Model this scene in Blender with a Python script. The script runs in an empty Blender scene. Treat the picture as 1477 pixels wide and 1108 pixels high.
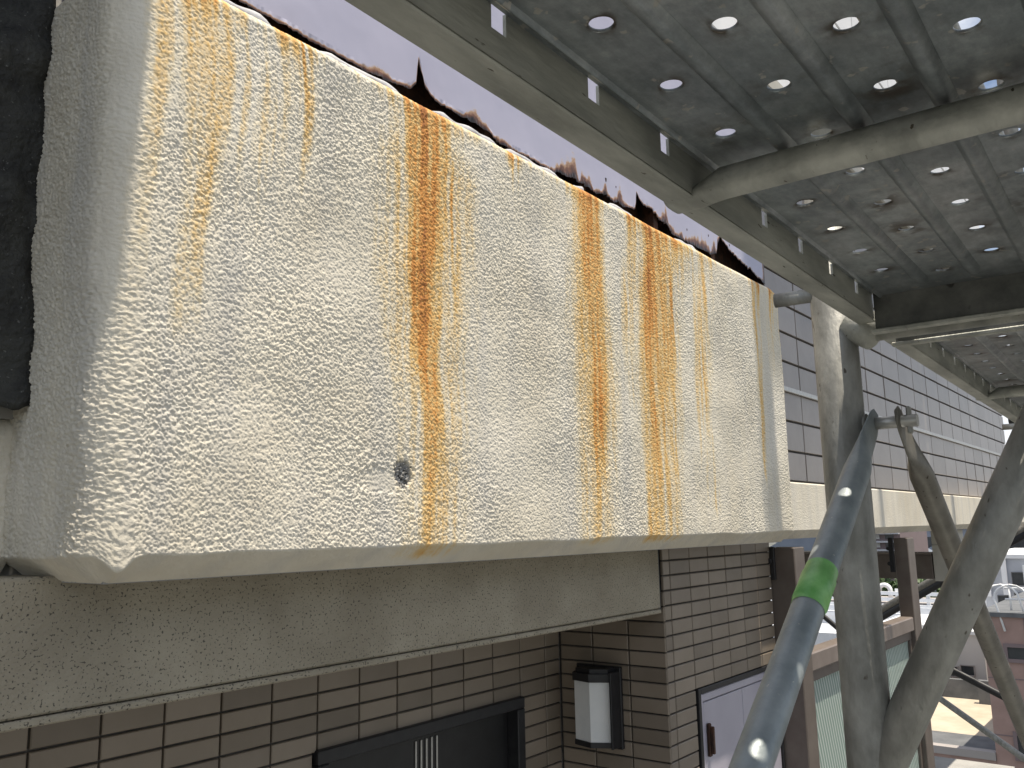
import bpy, math, random
import numpy as np
from mathutils import Vector, Matrix

random.seed(7)
RNG = np.random.default_rng(11)
SC = bpy.context.scene
COL = SC.collection

# ------------------------------------------------------------------ camera
cam_d = bpy.data.cameras.new('camera')
cam = bpy.data.objects.new('camera', cam_d)
COL.objects.link(cam)
cam_d.sensor_width = 36.0
cam_d.lens = 36.0 * 1240.0 / 1477.0
cam_d.clip_start = 0.02
cam_d.clip_end = 3000.0
_r = Vector((0.6191, -0.7851, -0.0192)).normalized()
_b = -Vector((0.7762, 0.6080, 0.1665)).normalized()
_u = _b.cross(_r).normalized()
_r = _u.cross(_b).normalized()
M = Matrix((( _r.x, _u.x, _b.x, 0), (_r.y, _u.y, _b.y, 0), (_r.z, _u.z, _b.z, 0), (0, 0, 0, 1)))
cam.matrix_world = M
SC.camera = cam

# ------------------------------------------------------------------ sky, sun, exposure
SUN_TRAVEL = Vector((-0.10, 1.0, -4.2)).normalized()
world = bpy.data.worlds.new('World')
SC.world = world
world.use_nodes = True
wn = world.node_tree.nodes
wl = world.node_tree.links
wn.clear()
w_out = wn.new('ShaderNodeOutputWorld')
w_bg = wn.new('ShaderNodeBackground')
w_bg.inputs['Strength'].default_value = 0.10
w_sky = wn.new('ShaderNodeTexSky')
w_sky.sky_type = 'NISHITA'
w_sky.sun_disc = False
w_sky.sun_elevation = math.asin(-SUN_TRAVEL.z)
w_sky.sun_rotation = math.atan2(-SUN_TRAVEL.x, -SUN_TRAVEL.y)
w_sky.air_density = 1.0
w_sky.dust_density = 1.6
w_tc = wn.new('ShaderNodeTexCoord')
w_map = wn.new('ShaderNodeMapping')
w_map.inputs['Scale'].default_value = (1.0, 1.0, 2.2)
w_no = wn.new('ShaderNodeTexNoise')
w_no.inputs['Scale'].default_value = 3.2
w_no.inputs['Detail'].default_value = 7.0
w_no.inputs['Roughness'].default_value = 0.58
w_rp = wn.new('ShaderNodeValToRGB')
w_rp.color_ramp.elements[0].position = 0.42
w_rp.color_ramp.elements[1].position = 0.62
w_mx = wn.new('ShaderNodeMixRGB')
w_mx.inputs['Color2'].default_value = (9.0, 9.2, 9.6, 1)
wl.new(w_tc.outputs['Generated'], w_map.inputs['Vector'])
wl.new(w_map.outputs['Vector'], w_no.inputs['Vector'])
wl.new(w_no.outputs['Fac'], w_rp.inputs['Fac'])
wl.new(w_rp.outputs['Color'], w_mx.inputs['Fac'])
wl.new(w_sky.outputs['Color'], w_mx.inputs['Color1'])
wl.new(w_mx.outputs['Color'], w_bg.inputs['Color'])
wl.new(w_bg.outputs['Background'], w_out.inputs['Surface'])

sun_d = bpy.data.lights.new('sun', 'SUN')
sun_d.energy = 5.0
sun_d.angle = math.radians(0.53)
sun_d.color = (1.0, 0.905, 0.76)
sun = bpy.data.objects.new('sun', sun_d)
sun.rotation_euler = SUN_TRAVEL.to_track_quat('-Z', 'Y').to_euler()
sun.location = (-5, -8, 25)
COL.objects.link(sun)

SC.view_settings.view_transform = 'Standard'
SC.view_settings.look = 'None'
SC.view_settings.gamma = 1.0
SC.view_settings.use_curve_mapping = False
SC.view_settings.exposure = 0.33
SC.cycles.max_bounces = 10
SC.cycles.diffuse_bounces = 6
SC.cycles.transparent_max_bounces = 12

# ------------------------------------------------------------------ helpers
def thing(name, label, cat, loc=(0, 0, 0), group=None):
    o = bpy.data.objects.new(name, None)
    o.empty_display_size = 0.1
    o.location = loc
    COL.objects.link(o)
    tag(o, label, cat, group)
    return o

def tag(o, label=None, cat=None, group=None, kind=None):
    if label: o['label'] = label
    if cat: o['category'] = cat
    if group: o['group'] = group
    if kind: o['kind'] = kind
    return o

def wloc(o):
    v = Vector((0, 0, 0))
    while o is not None:
        v += o.location
        o = o.parent
    return v

class MB:
    """collects polygons in world coordinates"""
    def __init__(s):
        s.v = []; s.f = []; s.sm = []
    def quad(s, pts, smooth=False):
        n = len(s.v); s.v += [tuple(p) for p in pts]
        s.f.append(tuple(range(n, n + len(pts)))); s.sm.append(smooth)
        return s
    def box(s, x0, x1, y0, y1, z0, z1):
        return s.hexa([(x0,y0,z0),(x1,y0,z0),(x1,y1,z0),(x0,y1,z0),(x0,y0,z1),(x1,y0,z1),(x1,y1,z1),(x0,y1,z1)])
    def hexa(s, p):
        n = len(s.v); s.v += [tuple(q) for q in p]
        for f in ((3,2,1,0),(4,5,6,7),(0,1,5,4),(1,2,6,5),(2,3,7,6),(3,0,4,7)):
            s.f.append(tuple(n + i for i in f)); s.sm.append(False)
        return s
    def cbox(s, x0, x1, y0, y1, z0, z1, b=0.003):
        """box with chamfered edges on all 12 edges (convex hull of 24 points)"""
        n = len(s.v)
        xs = (x0, x1); ys = (y0, y1); zs = (z0, z1)
        idx = {}
        for i in (0, 1):
            for j in (0, 1):
                for k in (0, 1):
                    sx = 1 if i == 0 else -1; sy = 1 if j == 0 else -1; sz = 1 if k == 0 else -1
                    idx[i,j,k,'x'] = len(s.v); s.v.append((xs[i], ys[j] + sy*b, zs[k] + sz*b))
                    idx[i,j,k,'y'] = len(s.v); s.v.append((xs[i] + sx*b, ys[j], zs[k] + sz*b))
                    idx[i,j,k,'z'] = len(s.v); s.v.append((xs[i] + sx*b, ys[j] + sy*b, zs[k]))
        def F(l, flip=False):
            l = [idx[q] for q in l]
            s.f.append(tuple(reversed(l)) if flip else tuple(l)); s.sm.append(False)
        F([(0,0,0,'x'),(0,0,1,'x'),(0,1,1,'x'),(0,1,0,'x')]); F([(1,0,0,'x'),(1,0,1,'x'),(1,1,1,'x'),(1,1,0,'x')], True)
        F([(0,0,0,'y'),(1,0,0,'y'),(1,0,1,'y'),(0,0,1,'y')]); F([(0,1,0,'y'),(1,1,0,'y'),(1,1,1,'y'),(0,1,1,'y')], True)
        F([(0,0,0,'z'),(0,1,0,'z'),(1,1,0,'z'),(1,0,0,'z')]); F([(0,0,1,'z'),(0,1,1,'z'),(1,1,1,'z'),(1,0,1,'z')], True)
        for i in (0, 1):
            for j in (0, 1):
                F([(i,j,0,'x'),(i,j,1,'x'),(i,j,1,'y'),(i,j,0,'y')], (i + j) % 2 == 0)
        for i in (0, 1):
            for k in (0, 1):
                F([(i,0,k,'x'),(i,1,k,'x'),(i,1,k,'z'),(i,0,k,'z')], (i + k) % 2 == 1)
        for j in (0, 1):
            for k in (0, 1):
                F([(0,j,k,'y'),(1,j,k,'y'),(1,j,k,'z'),(0,j,k,'z')], (j + k) % 2 == 0)
        for i in (0, 1):
            for j in (0, 1):
                for k in (0, 1):
                    F([(i,j,k,'x'),(i,j,k,'y'),(i,j,k,'z')], (i + j + k) % 2 == 1)
        return s
    def prism(s, poly, axis, a, b, smooth=False):
        """poly: 2-D points in the plane normal to axis"""
        def P(u, v, w):
            return (w, u, v) if axis == 'x' else ((u, w, v) if axis == 'y' else (u, v, w))
        n = len(s.v); m = len(poly)
        s.v += [P(u, v, a) for u, v in poly] + [P(u, v, b) for u, v in poly]
        for i in range(m):
            j = (i + 1) % m
            s.f.append((n + i, n + j, n + m + j, n + m + i)); s.sm.append(smooth)
        s.f.append(tuple(reversed(range(n, n + m)))); s.f.append(tuple(range(n + m, n + 2*m))); s.sm += [False, False]
        return s
    def tube(s, pts, rad, seg=20, caps=True, ref=(0, 1, 0)):
        """rad: number, or per point (a, b): half sizes along ref-side and other"""
        pts = [Vector(p) for p in pts]
        n0 = len(s.v)
        for i, p in enumerate(pts):
            t = (pts[min(i+1, len(pts)-1)] - pts[max(i-1, 0)]).normalized()
            r = Vector(ref)
            if abs(r.dot(t)) > 0.95: r = Vector((1, 0, 0)) if abs(t.x) < 0.9 else Vector((0, 0, 1))
            e1 = (r - t * r.dot(t)).normalized(); e2 = t.cross(e1)
            q = rad[i] if isinstance(rad, (list, tuple)) else rad
            a, b = q if isinstance(q, (list, tuple)) else (q, q)
            for k in range(seg):
                an = 2*math.pi*k/seg
                s.v.append(tuple(p + e1*(a*math.cos(an)) + e2*(b*math.sin(an))))
        for i in range(len(pts)-1):
            for k in range(seg):
                k2 = (k+1) % seg
                s.f.append((n0+i*seg+k, n0+i*seg+k2, n0+(i+1)*seg+k2, n0+(i+1)*seg+k)); s.sm.append(True)
        if caps:
            s.f.append(tuple(reversed(range(n0, n0+seg)))); s.sm.append(False)
            e = n0 + (len(pts)-1)*seg
            s.f.append(tuple(range(e, e+seg))); s.sm.append(False)
        return s
    def xf(s, fn):
        s.v = [fn(p) for p in s.v]; return s
    def build(s, name, mat, parent=None, loc=None, attr=None):
        base = wloc(parent) if parent is not None else Vector(loc if loc is not None else (0, 0, 0))
        me = bpy.data.meshes.new(name)
        me.from_pydata([(x-base.x, y-base.y, z-base.z) for x, y, z in s.v], [], s.f)
        me.polygons.foreach_set('use_smooth', s.sm)
        if attr:
            for an, vals in attr.items():
                a = me.attributes.new(an, 'FLOAT', 'POINT'); a.data.foreach_set('value', vals)
        me.materials.append(mat)
        me.update()
        o = bpy.data.objects.new(name, me)
        COL.objects.link(o)
        if parent is not None:
            o.parent = parent
        else:
            o.location = base
        return o

def copy_tree(o, parent=None):
    c = o.copy(); COL.objects.link(c); c.parent = parent
    for ch in [x for x in o.children]:
        copy_tree(ch, c)
    return c

# ------------------------------------------------------------------ materials
def node_mat(name):
    m = bpy.data.materials.new(name); m.use_nodes = True
    nt = m.node_tree
    return m, nt, nt.nodes['Principled BSDF']

def N(nt, t, **kw):
    n = nt.nodes.new(t)
    for k, v in kw.items():
        if k in n.inputs: n.inputs[k].default_value = v
        else: setattr(n, k, v)
    return n

def ramp(nt, stops):
    r = N(nt, 'ShaderNodeValToRGB')
    e = r.color_ramp.elements
    while len(e) < len(stops): e.new(0.5)
    for i, (p, c) in enumerate(stops):
        e[i].position = p
        e[i].color = (c[0], c[1], c[2], 1) if isinstance(c, (tuple, list)) else (c, c, c, 1)
    return r

def noisy(name, c1, c2, scale=6.0, rough=0.6, metal=0.0, bump=0.0, bscale=60.0, detail=6.0, stretch=None, lo=0.35, hi=0.65,
          rand=0.0, speck=None, spec=0.5, rvar=0.0):
    m, nt, bs = node_mat(name)
    tc = N(nt, 'ShaderNodeTexCoord')
    vec = tc.outputs['Object']
    if rand:
        oi = N(nt, 'ShaderNodeObjectInfo')
        va = N(nt, 'ShaderNodeVectorMath', operation='ADD')
        mu = N(nt, 'ShaderNodeVectorMath', operation='SCALE'); mu.inputs[0].default_value = (37.0, 17.0, 53.0)
        nt.links.new(oi.outputs['Random'], mu.inputs['Scale'])
        nt.links.new(vec, va.inputs[0]); nt.links.new(mu.outputs['Vector'], va.inputs[1])
        vec = va.outputs['Vector']
    if stretch:
        mp = N(nt, 'ShaderNodeMapping'); mp.inputs['Scale'].default_value = stretch
        nt.links.new(vec, mp.inputs['Vector']); vec = mp.outputs['Vector']
    no = N(nt, 'ShaderNodeTexNoise', Scale=scale, Detail=detail, Roughness=0.6)
    nt.links.new(vec, no.inputs['Vector'])
    rp = ramp(nt, [(lo, c1), (hi, c2)])
    nt.links.new(no.outputs['Fac'], rp.inputs['Fac'])
    col = rp.outputs['Color']
    if speck:
        sc, thr, cc = speck
        n2 = N(nt, 'ShaderNodeTexNoise', Scale=sc, Detail=2.0)
        nt.links.new(vec, n2.inputs['Vector'])
        r2 = ramp(nt, [(thr, 0.0), (thr + 0.05, 1.0)])
        nt.links.new(n2.outputs['Fac'], r2.inputs['Fac'])
        mx = N(nt, 'ShaderNodeMixRGB'); mx.inputs['Color2'].default_value = (*cc, 1)
        nt.links.new(r2.outputs['Color'], mx.inputs['Fac']); nt.links.new(col, mx.inputs['Color1'])
        col = mx.outputs['Color']
    if rand:
        mr = N(nt, 'ShaderNodeMapRange'); mr.inputs['To Min'].default_value = 1 - rand; mr.inputs['To Max'].default_value = 1 + rand
        nt.links.new(oi.outputs['Random'], mr.inputs['Value'])
        hs = N(nt, 'ShaderNodeHueSaturation')
        nt.links.new(mr.outputs['Result'], hs.inputs['Value']); nt.links.new(col, hs.inputs['Color'])
        col = hs.outputs['Color']
    nt.links.new(col, bs.inputs['Base Color'])
    bs.inputs['Roughness'].default_value = rough
    bs.inputs['Metallic'].default_value = metal
    bs.inputs['Specular IOR Level'].default_value = spec
    if rvar:
        mr2 = N(nt, 'ShaderNodeMapRange'); mr2.inputs['To Min'].default_value = max(0.05, rough - rvar); mr2.inputs['To Max'].default_value = min(1, rough + rvar)
        nt.links.new(no.outputs['Fac'], mr2.inputs['Value']); nt.links.new(mr2.outputs['Result'], bs.inputs['Roughness'])
    if bump:
        n3 = N(nt, 'ShaderNodeTexNoise', Scale=bscale, Detail=4.0)
        nt.links.new(vec, n3.inputs['Vector'])
        bp = N(nt, 'ShaderNodeBump', Strength=1.0, Distance=bump)
        nt.links.new(n3.outputs['Fac'], bp.inputs['Height']); nt.links.new(bp.outputs['Normal'], bs.inputs['Normal'])
    return m

def stucco_mat(name, streaked):
    m, nt, bs = node_mat(name)
    tc = N(nt, 'ShaderNodeTexCoord')
    no = N(nt, 'ShaderNodeTexNoise', Scale=2.3, Detail=7.0, Roughness=0.62)
    nt.links.new(tc.outputs['Object'], no.inputs['Vector'])
    base = ramp(nt, [(0.33, (0.60, 0.545, 0.435)), (0.5, (0.69, 0.64, 0.53)), (0.68, (0.735, 0.69, 0.595))])
    nt.links.new(no.outputs['Fac'], base.inputs['Fac'])
    # faint grey rain streaks
    mp = N(nt, 'ShaderNodeMapping'); mp.inputs['Scale'].default_value = (9.0, 9.0, 0.7)
    nt.links.new(tc.outputs['Object'], mp.inputs['Vector'])
    n4 = N(nt, 'ShaderNodeTexNoise', Scale=1.6, Detail=5.0)
    nt.links.new(mp.outputs['Vector'], n4.inputs['Vector'])
    r4 = ramp(nt, [(0.45, 0.0), (0.72, 0.55)])
    nt.links.new(n4.outputs['Fac'], r4.inputs['Fac'])
    mg = N(nt, 'ShaderNodeMixRGB'); mg.inputs['Color2'].default_value = (0.50, 0.48, 0.44, 1)
    nt.links.new(r4.outputs['Color'], mg.inputs['Fac']); nt.links.new(base.outputs['Color'], mg.inputs['Color1'])
    col = mg.outputs['Color']
    n2 = N(nt, 'ShaderNodeTexNoise', Scale=170.0, Detail=4.0)
    nt.links.new(tc.outputs['Object'], n2.inputs['Vector'])
    if streaked:
        at = N(nt, 'ShaderNodeAttribute', attribute_name='rust')
        sub = N(nt, 'ShaderNodeMath', operation='MULTIPLY_ADD'); sub.inputs[1].default_value = 0.36; sub.inputs[2].default_value = -0.18
        nt.links.new(n2.outputs['Fac'], sub.inputs[0])
        ml = N(nt, 'ShaderNodeMath', operation='MULTIPLY')
        nt.links.new(sub.outputs[0], ml.inputs[0]); nt.links.new(at.outputs['Fac'], ml.inputs[1])
        ad = N(nt, 'ShaderNodeMath', operation='ADD')
        nt.links.new(at.outputs['Fac'], ad.inputs[0]); nt.links.new(ml.outputs[0], ad.inputs[1])
        rr = ramp(nt, [(0.0, (0.72, 0.70, 0.64)), (0.2, (0.71, 0.62, 0.45)), (0.42, (0.69, 0.47, 0.20)), (0.68, (0.62, 0.29, 0.08)), (1.0, (0.36, 0.145, 0.05))])
        nt.links.new(ad.outputs[0], rr.inputs['Fac'])
        mk = N(nt, 'ShaderNodeMapRange'); mk.inputs['From Min'].default_value = 0.02; mk.inputs['From Max'].default_value = 0.25
        nt.links.new(at.outputs['Fac'], mk.inputs['Value'])
        mx = N(nt, 'ShaderNodeMixRGB')
        nt.links.new(mk.outputs['Result'], mx.inputs['Fac']); nt.links.new(col, mx.inputs['Color1']); nt.links.new(rr.outputs['Color'], mx.inputs['Color2'])
        col = mx.outputs['Color']
        a2 = N(nt, 'ShaderNodeAttribute', attribute_name='bare')
        m2 = N(nt, 'ShaderNodeMixRGB'); 
        rb = ramp(nt, [(0.38, (0.08, 0.08, 0.08)), (0.58, (0.42, 0.41, 0.39))])
        nt.links.new(n2.outputs['Fac'], rb.inputs['Fac'])
        nt.links.new(a2.outputs['Fac'], m2.inputs['Fac']); nt.links.new(col, m2.inputs['Color1']); nt.links.new(rb.outputs['Color'], m2.inputs['Color2'])
        col = m2.outputs['Color']
    nt.links.new(col, bs.inputs['Base Color'])
    bs.inputs['Roughness'].default_value = 0.82
    bs.inputs['Specular IOR Level'].default_value = 0.25
    n3 = N(nt, 'ShaderNodeTexNoise', Scale=260.0 if streaked else 150.0, Detail=3.0)
    nt.links.new(tc.outputs['Object'], n3.inputs['Vector'])
    bp = N(nt, 'ShaderNodeBump', Strength=0.8, Distance=0.0012 if streaked else 0.003)
    nt.links.new(n3.outputs['Fac'], bp.inputs['Height']); nt.links.new(bp.outputs['Normal'], bs.inputs['Normal'])
    return m

def rust_panel_mat():
    m, nt, bs = node_mat('lilac_painted_steel')
    tc = N(nt, 'ShaderNodeTexCoord')
    at = N(nt, 'ShaderNodeAttribute', attribute_name='rust')
    n = N(nt, 'ShaderNodeTexNoise', Scale=45.0, Detail=6.0, Roughness=0.65)
    nt.links.new(tc.outputs['Object'], n.inputs['Vector'])
    ma = N(nt, 'ShaderNodeMath', operation='MULTIPLY_ADD'); ma.inputs[1].default_value = 0.9; ma.inputs[2].default_value = -0.45
    nt.links.new(n.outputs['Fac'], ma.inputs[0])
    ad = N(nt, 'ShaderNodeMath', operation='ADD')
    nt.links.new(ma.outputs[0], ad.inputs[0]); nt.links.new(at.outputs['Fac'], ad.inputs[1])
    n2 = N(nt, 'ShaderNodeTexNoise', Scale=5.0, Detail=5.0)
    nt.links.new(tc.outputs['Object'], n2.inputs['Vector'])
    pb = ramp(nt, [(0.3, (0.39, 0.385, 0.49)), (0.7, (0.435, 0.425, 0.53))])
    nt.links.new(n2.outputs['Fac'], pb.inputs['Fac'])
    rr = ramp(nt, [(0.0, (0.43, 0.42, 0.50)), (0.34, (0.44, 0.41, 0.46)), (0.46, (0.40, 0.26, 0.16)), (0.66, (0.15, 0.06, 0.028)), (1.0, (0.02, 0.012, 0.01))])
    nt.links.new(ad.outputs[0], rr.inputs['Fac'])
    mk = N(nt, 'ShaderNodeMapRange'); mk.inputs['From Min'].default_value = 0.25; mk.inputs['From Max'].default_value = 0.4
    nt.links.new(ad.outputs[0], mk.inputs['Value'])
    mx = N(nt, 'ShaderNodeMixRGB')
    nt.links.new(mk.outputs['Result'], mx.inputs['Fac']); nt.links.new(pb.outputs['Color'], mx.inputs['Color1']); nt.links.new(rr.outputs['Color'], mx.inputs['Color2'])
    nt.links.new(mx.outputs['Color'], bs.inputs['Base Color'])
    bs.inputs['Roughness'].default_value = 0.32
    n5 = N(nt, 'ShaderNodeTexNoise', Scale=4.0, Detail=3.0)
    nt.links.new(tc.outputs['Object'], n5.inputs['Vector'])
    bp = N(nt, 'ShaderNodeBump', Strength=0.6, Distance=0.01)
    nt.links.new(n5.outputs['Fac'], bp.inputs['Height']); nt.links.new(bp.outputs['Normal'], bs.inputs['Normal'])
    return m

def deck_mat():
    m, nt, bs = node_mat('galvanised_deck_sheet')
    tc = N(nt, 'ShaderNodeTexCoord')
    at = N(nt, 'ShaderNodeAttribute', attribute_name='stain')
    n = N(nt, 'ShaderNodeTexNoise', Scale=8.0, Detail=9.0, Roughness=0.72)
    nt.links.new(tc.outputs['Object'], n.inputs['Vector'])
    b = ramp(nt, [(0.33, (0.135, 0.158, 0.168)), (0.49, (0.26, 0.285, 0.295)), (0.66, (0.46, 0.48, 0.485))])
    nt.links.new(n.outputs['Fac'], b.inputs['Fac'])
    n2 = N(nt, 'ShaderNodeTexNoise', Scale=55.0, Detail=6.0)
    nt.links.new(tc.outputs['Object'], n2.inputs['Vector'])
    ml = N(nt, 'ShaderNodeMath', operation='MULTIPLY')
    r2 = ramp(nt, [(0.45, 0.0), (0.58, 1.0)])
    nt.links.new(n2.outputs['Fac'], r2.inputs['Fac'])
    nt.links.new(at.outputs['Fac'], ml.inputs[0]); nt.links.new(r2.outputs['Color'], ml.inputs[1])
    mx = N(nt, 'ShaderNodeMixRGB'); mx.inputs['Color2'].default_value = (0.075, 0.06, 0.045, 1)
    nt.links.new(ml.outputs[0], mx.inputs['Fac']); nt.links.new(b.outputs['Color'], mx.inputs['Color1'])
    # dried cement splashes
    n3 = N(nt, 'ShaderNodeTexNoise', Scale=85.0, Detail=3.0)
    nt.links.new(tc.outputs['Object'], n3.inputs['Vector'])
    r3 = ramp(nt, [(0.655, 0.0), (0.69, 0.75)])
    nt.links.new(n3.outputs['Fac'], r3.inputs['Fac'])
    m3 = N(nt, 'ShaderNodeMixRGB'); m3.inputs['Color2'].default_value = (0.42, 0.40, 0.36, 1)
    nt.links.new(r3.outputs['Color'], m3.inputs['Fac']); nt.links.new(mx.outputs['Color'], m3.inputs['Color1'])
    n6 = N(nt, 'ShaderNodeTexNoise', Scale=140.0, Detail=5.0, Roughness=0.7)
    mp6 = N(nt, 'ShaderNodeMapping'); mp6.inputs['Scale'].default_value = (0.35, 1.0, 1.0)
    nt.links.new(tc.outputs['Object'], mp6.inputs['Vector']); nt.links.new(mp6.outputs['Vector'], n6.inputs['Vector'])
    r6 = ramp(nt, [(0.3, 0.78), (0.7, 1.18)])
    nt.links.new(n6.outputs['Fac'], r6.inputs['Fac'])
    m6 = N(nt, 'ShaderNodeMixRGB', blend_type='MULTIPLY'); m6.inputs['Fac'].default_value = 1.0
    nt.links.new(m3.outputs['Color'], m6.inputs['Color1']); nt.links.new(r6.outputs['Color'], m6.inputs['Color2'])
    nt.links.new(m6.outputs['Color'], bs.inputs['Base Color'])
    bs.inputs['Metallic'].default_value = 0.55
    bs.inputs['Roughness'].default_value = 0.38
    return m

def glass_mat():
    m, nt, bs = node_mat('figured_wire_glass')
    tc = N(nt, 'ShaderNodeTexCoord')
    mp = N(nt, 'ShaderNodeMapping'); mp.inputs['Rotation'].default_value = (0, math.radians(18), 0)
    nt.links.new(tc.outputs['Object'], mp.inputs['Vector'])
    wv = N(nt, 'ShaderNodeTexWave', Scale=11.0, Distortion=0.8, Detail=1.0)
    nt.links.new(mp.outputs['Vector'], wv.inputs['Vector'])
    rp = ramp(nt, [(0.15, (0.30, 0.42, 0.37)), (0.6, (0.58, 0.70, 0.63)), (0.95, (0.9, 0.95, 0.92))])
    nt.links.new(wv.outputs['Fac'], rp.inputs['Fac'])
    nt.links.new(rp.outputs['Color'], bs.inputs['Base Color'])
    bs.inputs['Roughness'].default_value = 0.35
    bs.inputs['Transmission Weight'].default_value = 0.55
    bs.inputs['IOR'].default_value = 1.3
    bp = N(nt, 'ShaderNodeBump', Strength=0.8, Distance=0.003)
    nt.links.new(wv.outputs['Fac'], bp.inputs['Height']); nt.links.new(bp.outputs['Normal'], bs.inputs['Normal'])
    return m

MAT = {}
MAT['stucco'] = stucco_mat('cream_stucco_stained', True)
MAT['stucco_plain'] = stucco_mat('cream_stucco', False)
MAT['lilac'] = rust_panel_mat()
MAT['deck'] = deck_mat()
MAT['glass'] = glass_mat()
MAT['rust'] = noisy('rusted_iron', (0.012, 0.008, 0.007), (0.07, 0.03, 0.016), 30, 0.9, 0.0, 0.002, 90)
MAT['sealant'] = noisy('pale_sealant', (0.42, 0.42, 0.44), (0.58, 0.58, 0.60), 25, 0.6, 0.0, 0.001, 80)
MAT['lintel'] = noisy('speckled_sprayed_concrete', (0.29, 0.255, 0.19), (0.38, 0.34, 0.26), 5, 0.85, 0, 0.004, 120, speck=(200, 0.60, (0.085, 0.075, 0.06)))
MAT['tile'] = noisy('taupe_wall_tile', (0.205, 0.168, 0.128), (0.25, 0.207, 0.163), 3, 0.42, 0, 0.0006, 40, rand=0.17)
MAT['tile_far'] = noisy('mauve_grey_wall_tile', (0.245, 0.215, 0.195), (0.30, 0.265, 0.24), 3, 0.35, 0, 0.0006, 30, rand=0.08)
MAT['grout'] = noisy('dark_grout', (0.055, 0.05, 0.044), (0.10, 0.09, 0.08), 20, 0.9)
MAT['black_door'] = noisy('black_painted_door', (0.010, 0.010, 0.011), (0.016, 0.016, 0.017), 20, 0.38)
MAT['black_metal'] = noisy('black_metal', (0.012, 0.012, 0.014), (0.02, 0.02, 0.022), 30, 0.45)
MAT['silver'] = noisy('brushed_silver', (0.45, 0.44, 0.42), (0.55, 0.54, 0.5), 60, 0.4, 0.6)
MAT['milk'] = noisy('white_lamp_glass', (0.72, 0.74, 0.74), (0.80, 0.81, 0.80), 12, 0.25)
MAT['lilac_door'] = noisy('lilac_painted_door', (0.40, 0.38, 0.44), (0.46, 0.44, 0.50), 3, 0.3)
MAT['brown'] = noisy('brown_aluminium', (0.125, 0.10, 0.085), (0.16, 0.135, 0.115), 8, 0.45, 0.2)
MAT['tan'] = noisy('taupe_aluminium', (0.20, 0.165, 0.145), (0.25, 0.21, 0.185), 8, 0.45, 0.2)
MAT['offwhite'] = noisy('offwhite_column_paint', (0.42, 0.40, 0.35), (0.50, 0.48, 0.42), 6, 0.7, 0, 0.001, 60)
MAT['bitumen'] = noisy('black_bitumen_sheet', (0.006, 0.006, 0.006), (0.04, 0.04, 0.034), 14, 0.75, 0, 0.008, 90, speck=(160, 0.68, (0.12, 0.12, 0.11)))
MAT['galv'] = noisy('galvanised_tube', (0.21, 0.208, 0.19), (0.36, 0.357, 0.33), 34, 0.5, 0.25, 0.0008, 160, stretch=(1.2, 1.2, 0.6), speck=(90, 0.70, (0.10, 0.085, 0.07)), rvar=0.12)
MAT['galv_olive'] = noisy('weathered_galvanised_channel', (0.29, 0.295, 0.265), (0.54, 0.54, 0.485), 16, 0.55, 0.35, 0.0006, 140, stretch=(0.5, 2, 2), speck=(120, 0.70, (0.09, 0.075, 0.055)), rvar=0.1)
MAT['galv_dark'] = noisy('dirty_galvanised_plate', (0.08, 0.085, 0.08), (0.20, 0.20, 0.185), 18, 0.55, 0.3, 0.0006, 120, speck=(40, 0.63, (0.04, 0.038, 0.034)))
MAT['galv_blue'] = noisy('bluish_galvanised_brace', (0.22, 0.255, 0.27), (0.33, 0.365, 0.38), 30, 0.5, 0.3, 0.0006, 150, speck=(210, 0.735, (0.55, 0.54, 0.5)), rvar=0.12)
MAT['galv_brown'] = noisy('tarnished_brace', (0.15, 0.14, 0.12), (0.24, 0.225, 0.195), 30, 0.5, 0.4, 0.0006, 150, speck=(120, 0.68, (0.06, 0.045, 0.03)), rvar=0.12)
MAT['tape'] = noisy('green_vinyl_tape', (0.15, 0.42, 0.11), (0.26, 0.56, 0.19), 60, 0.4, 0, 0.0008, 90)
MAT['concrete'] = noisy('plain_concrete', (0.30, 0.295, 0.28), (0.40, 0.39, 0.37), 3, 0.85, 0, 0.002, 50)
MAT['asphalt'] = noisy('asphalt', (0.05, 0.052, 0.055), (0.075, 0.076, 0.08), 0.8, 0.9)
MAT['earth'] = noisy('city_ground', (0.08, 0.085, 0.075), (0.15, 0.15, 0.14), 0.06, 0.95)
MAT['white_paint'] = noisy('white_paint', (0.72, 0.73, 0.74), (0.82, 0.82, 0.82), 2, 0.5)
MAT['pale_grey'] = noisy('pale_grey_render', (0.40, 0.42, 0.46), (0.48, 0.50, 0.53), 0.7, 0.8)
MAT['brick'] = noisy('red_brown_cladding', (0.30, 0.20, 0.17), (0.37, 0.25, 0.215), 1.6, 0.75)
MAT['dark_glass'] = noisy('dark_window_glass', (0.03, 0.035, 0.04), (0.06, 0.065, 0.07), 1.0, 0.12)
MAT['sand'] = noisy('sandy_terrace_floor', (0.42, 0.36, 0.27), (0.52, 0.45, 0.35), 1.2, 0.9)
MAT['slate'] = noisy('dark_slate_mat', (0.10, 0.105, 0.11), (0.15, 0.155, 0.16), 2, 0.8)
MAT['bark'] = noisy('bark', (0.05, 0.04, 0.03), (0.10, 0.08, 0.06), 8, 0.9)
MAT['leaf'] = noisy('tree_leaves', (0.035, 0.07, 0.02), (0.08, 0.13, 0.04), 0.9, 0.6)
for i, c in enumerate([(0.45, 0.45, 0.47), (0.36, 0.33, 0.31), (0.28, 0.30, 0.35), (0.55, 0.53, 0.50), (0.22, 0.17, 0.17)]):
    MAT['far%d' % i] = noisy('far_wall_paint_%d' % i, tuple(v*0.9 for v in c), tuple(v*1.08 for v in c), 0.2, 0.85)
MAT['far_roof'] = noisy('blue_grey_roof', (0.16, 0.19, 0.24), (0.22, 0.25, 0.30), 0.3, 0.7)

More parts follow.
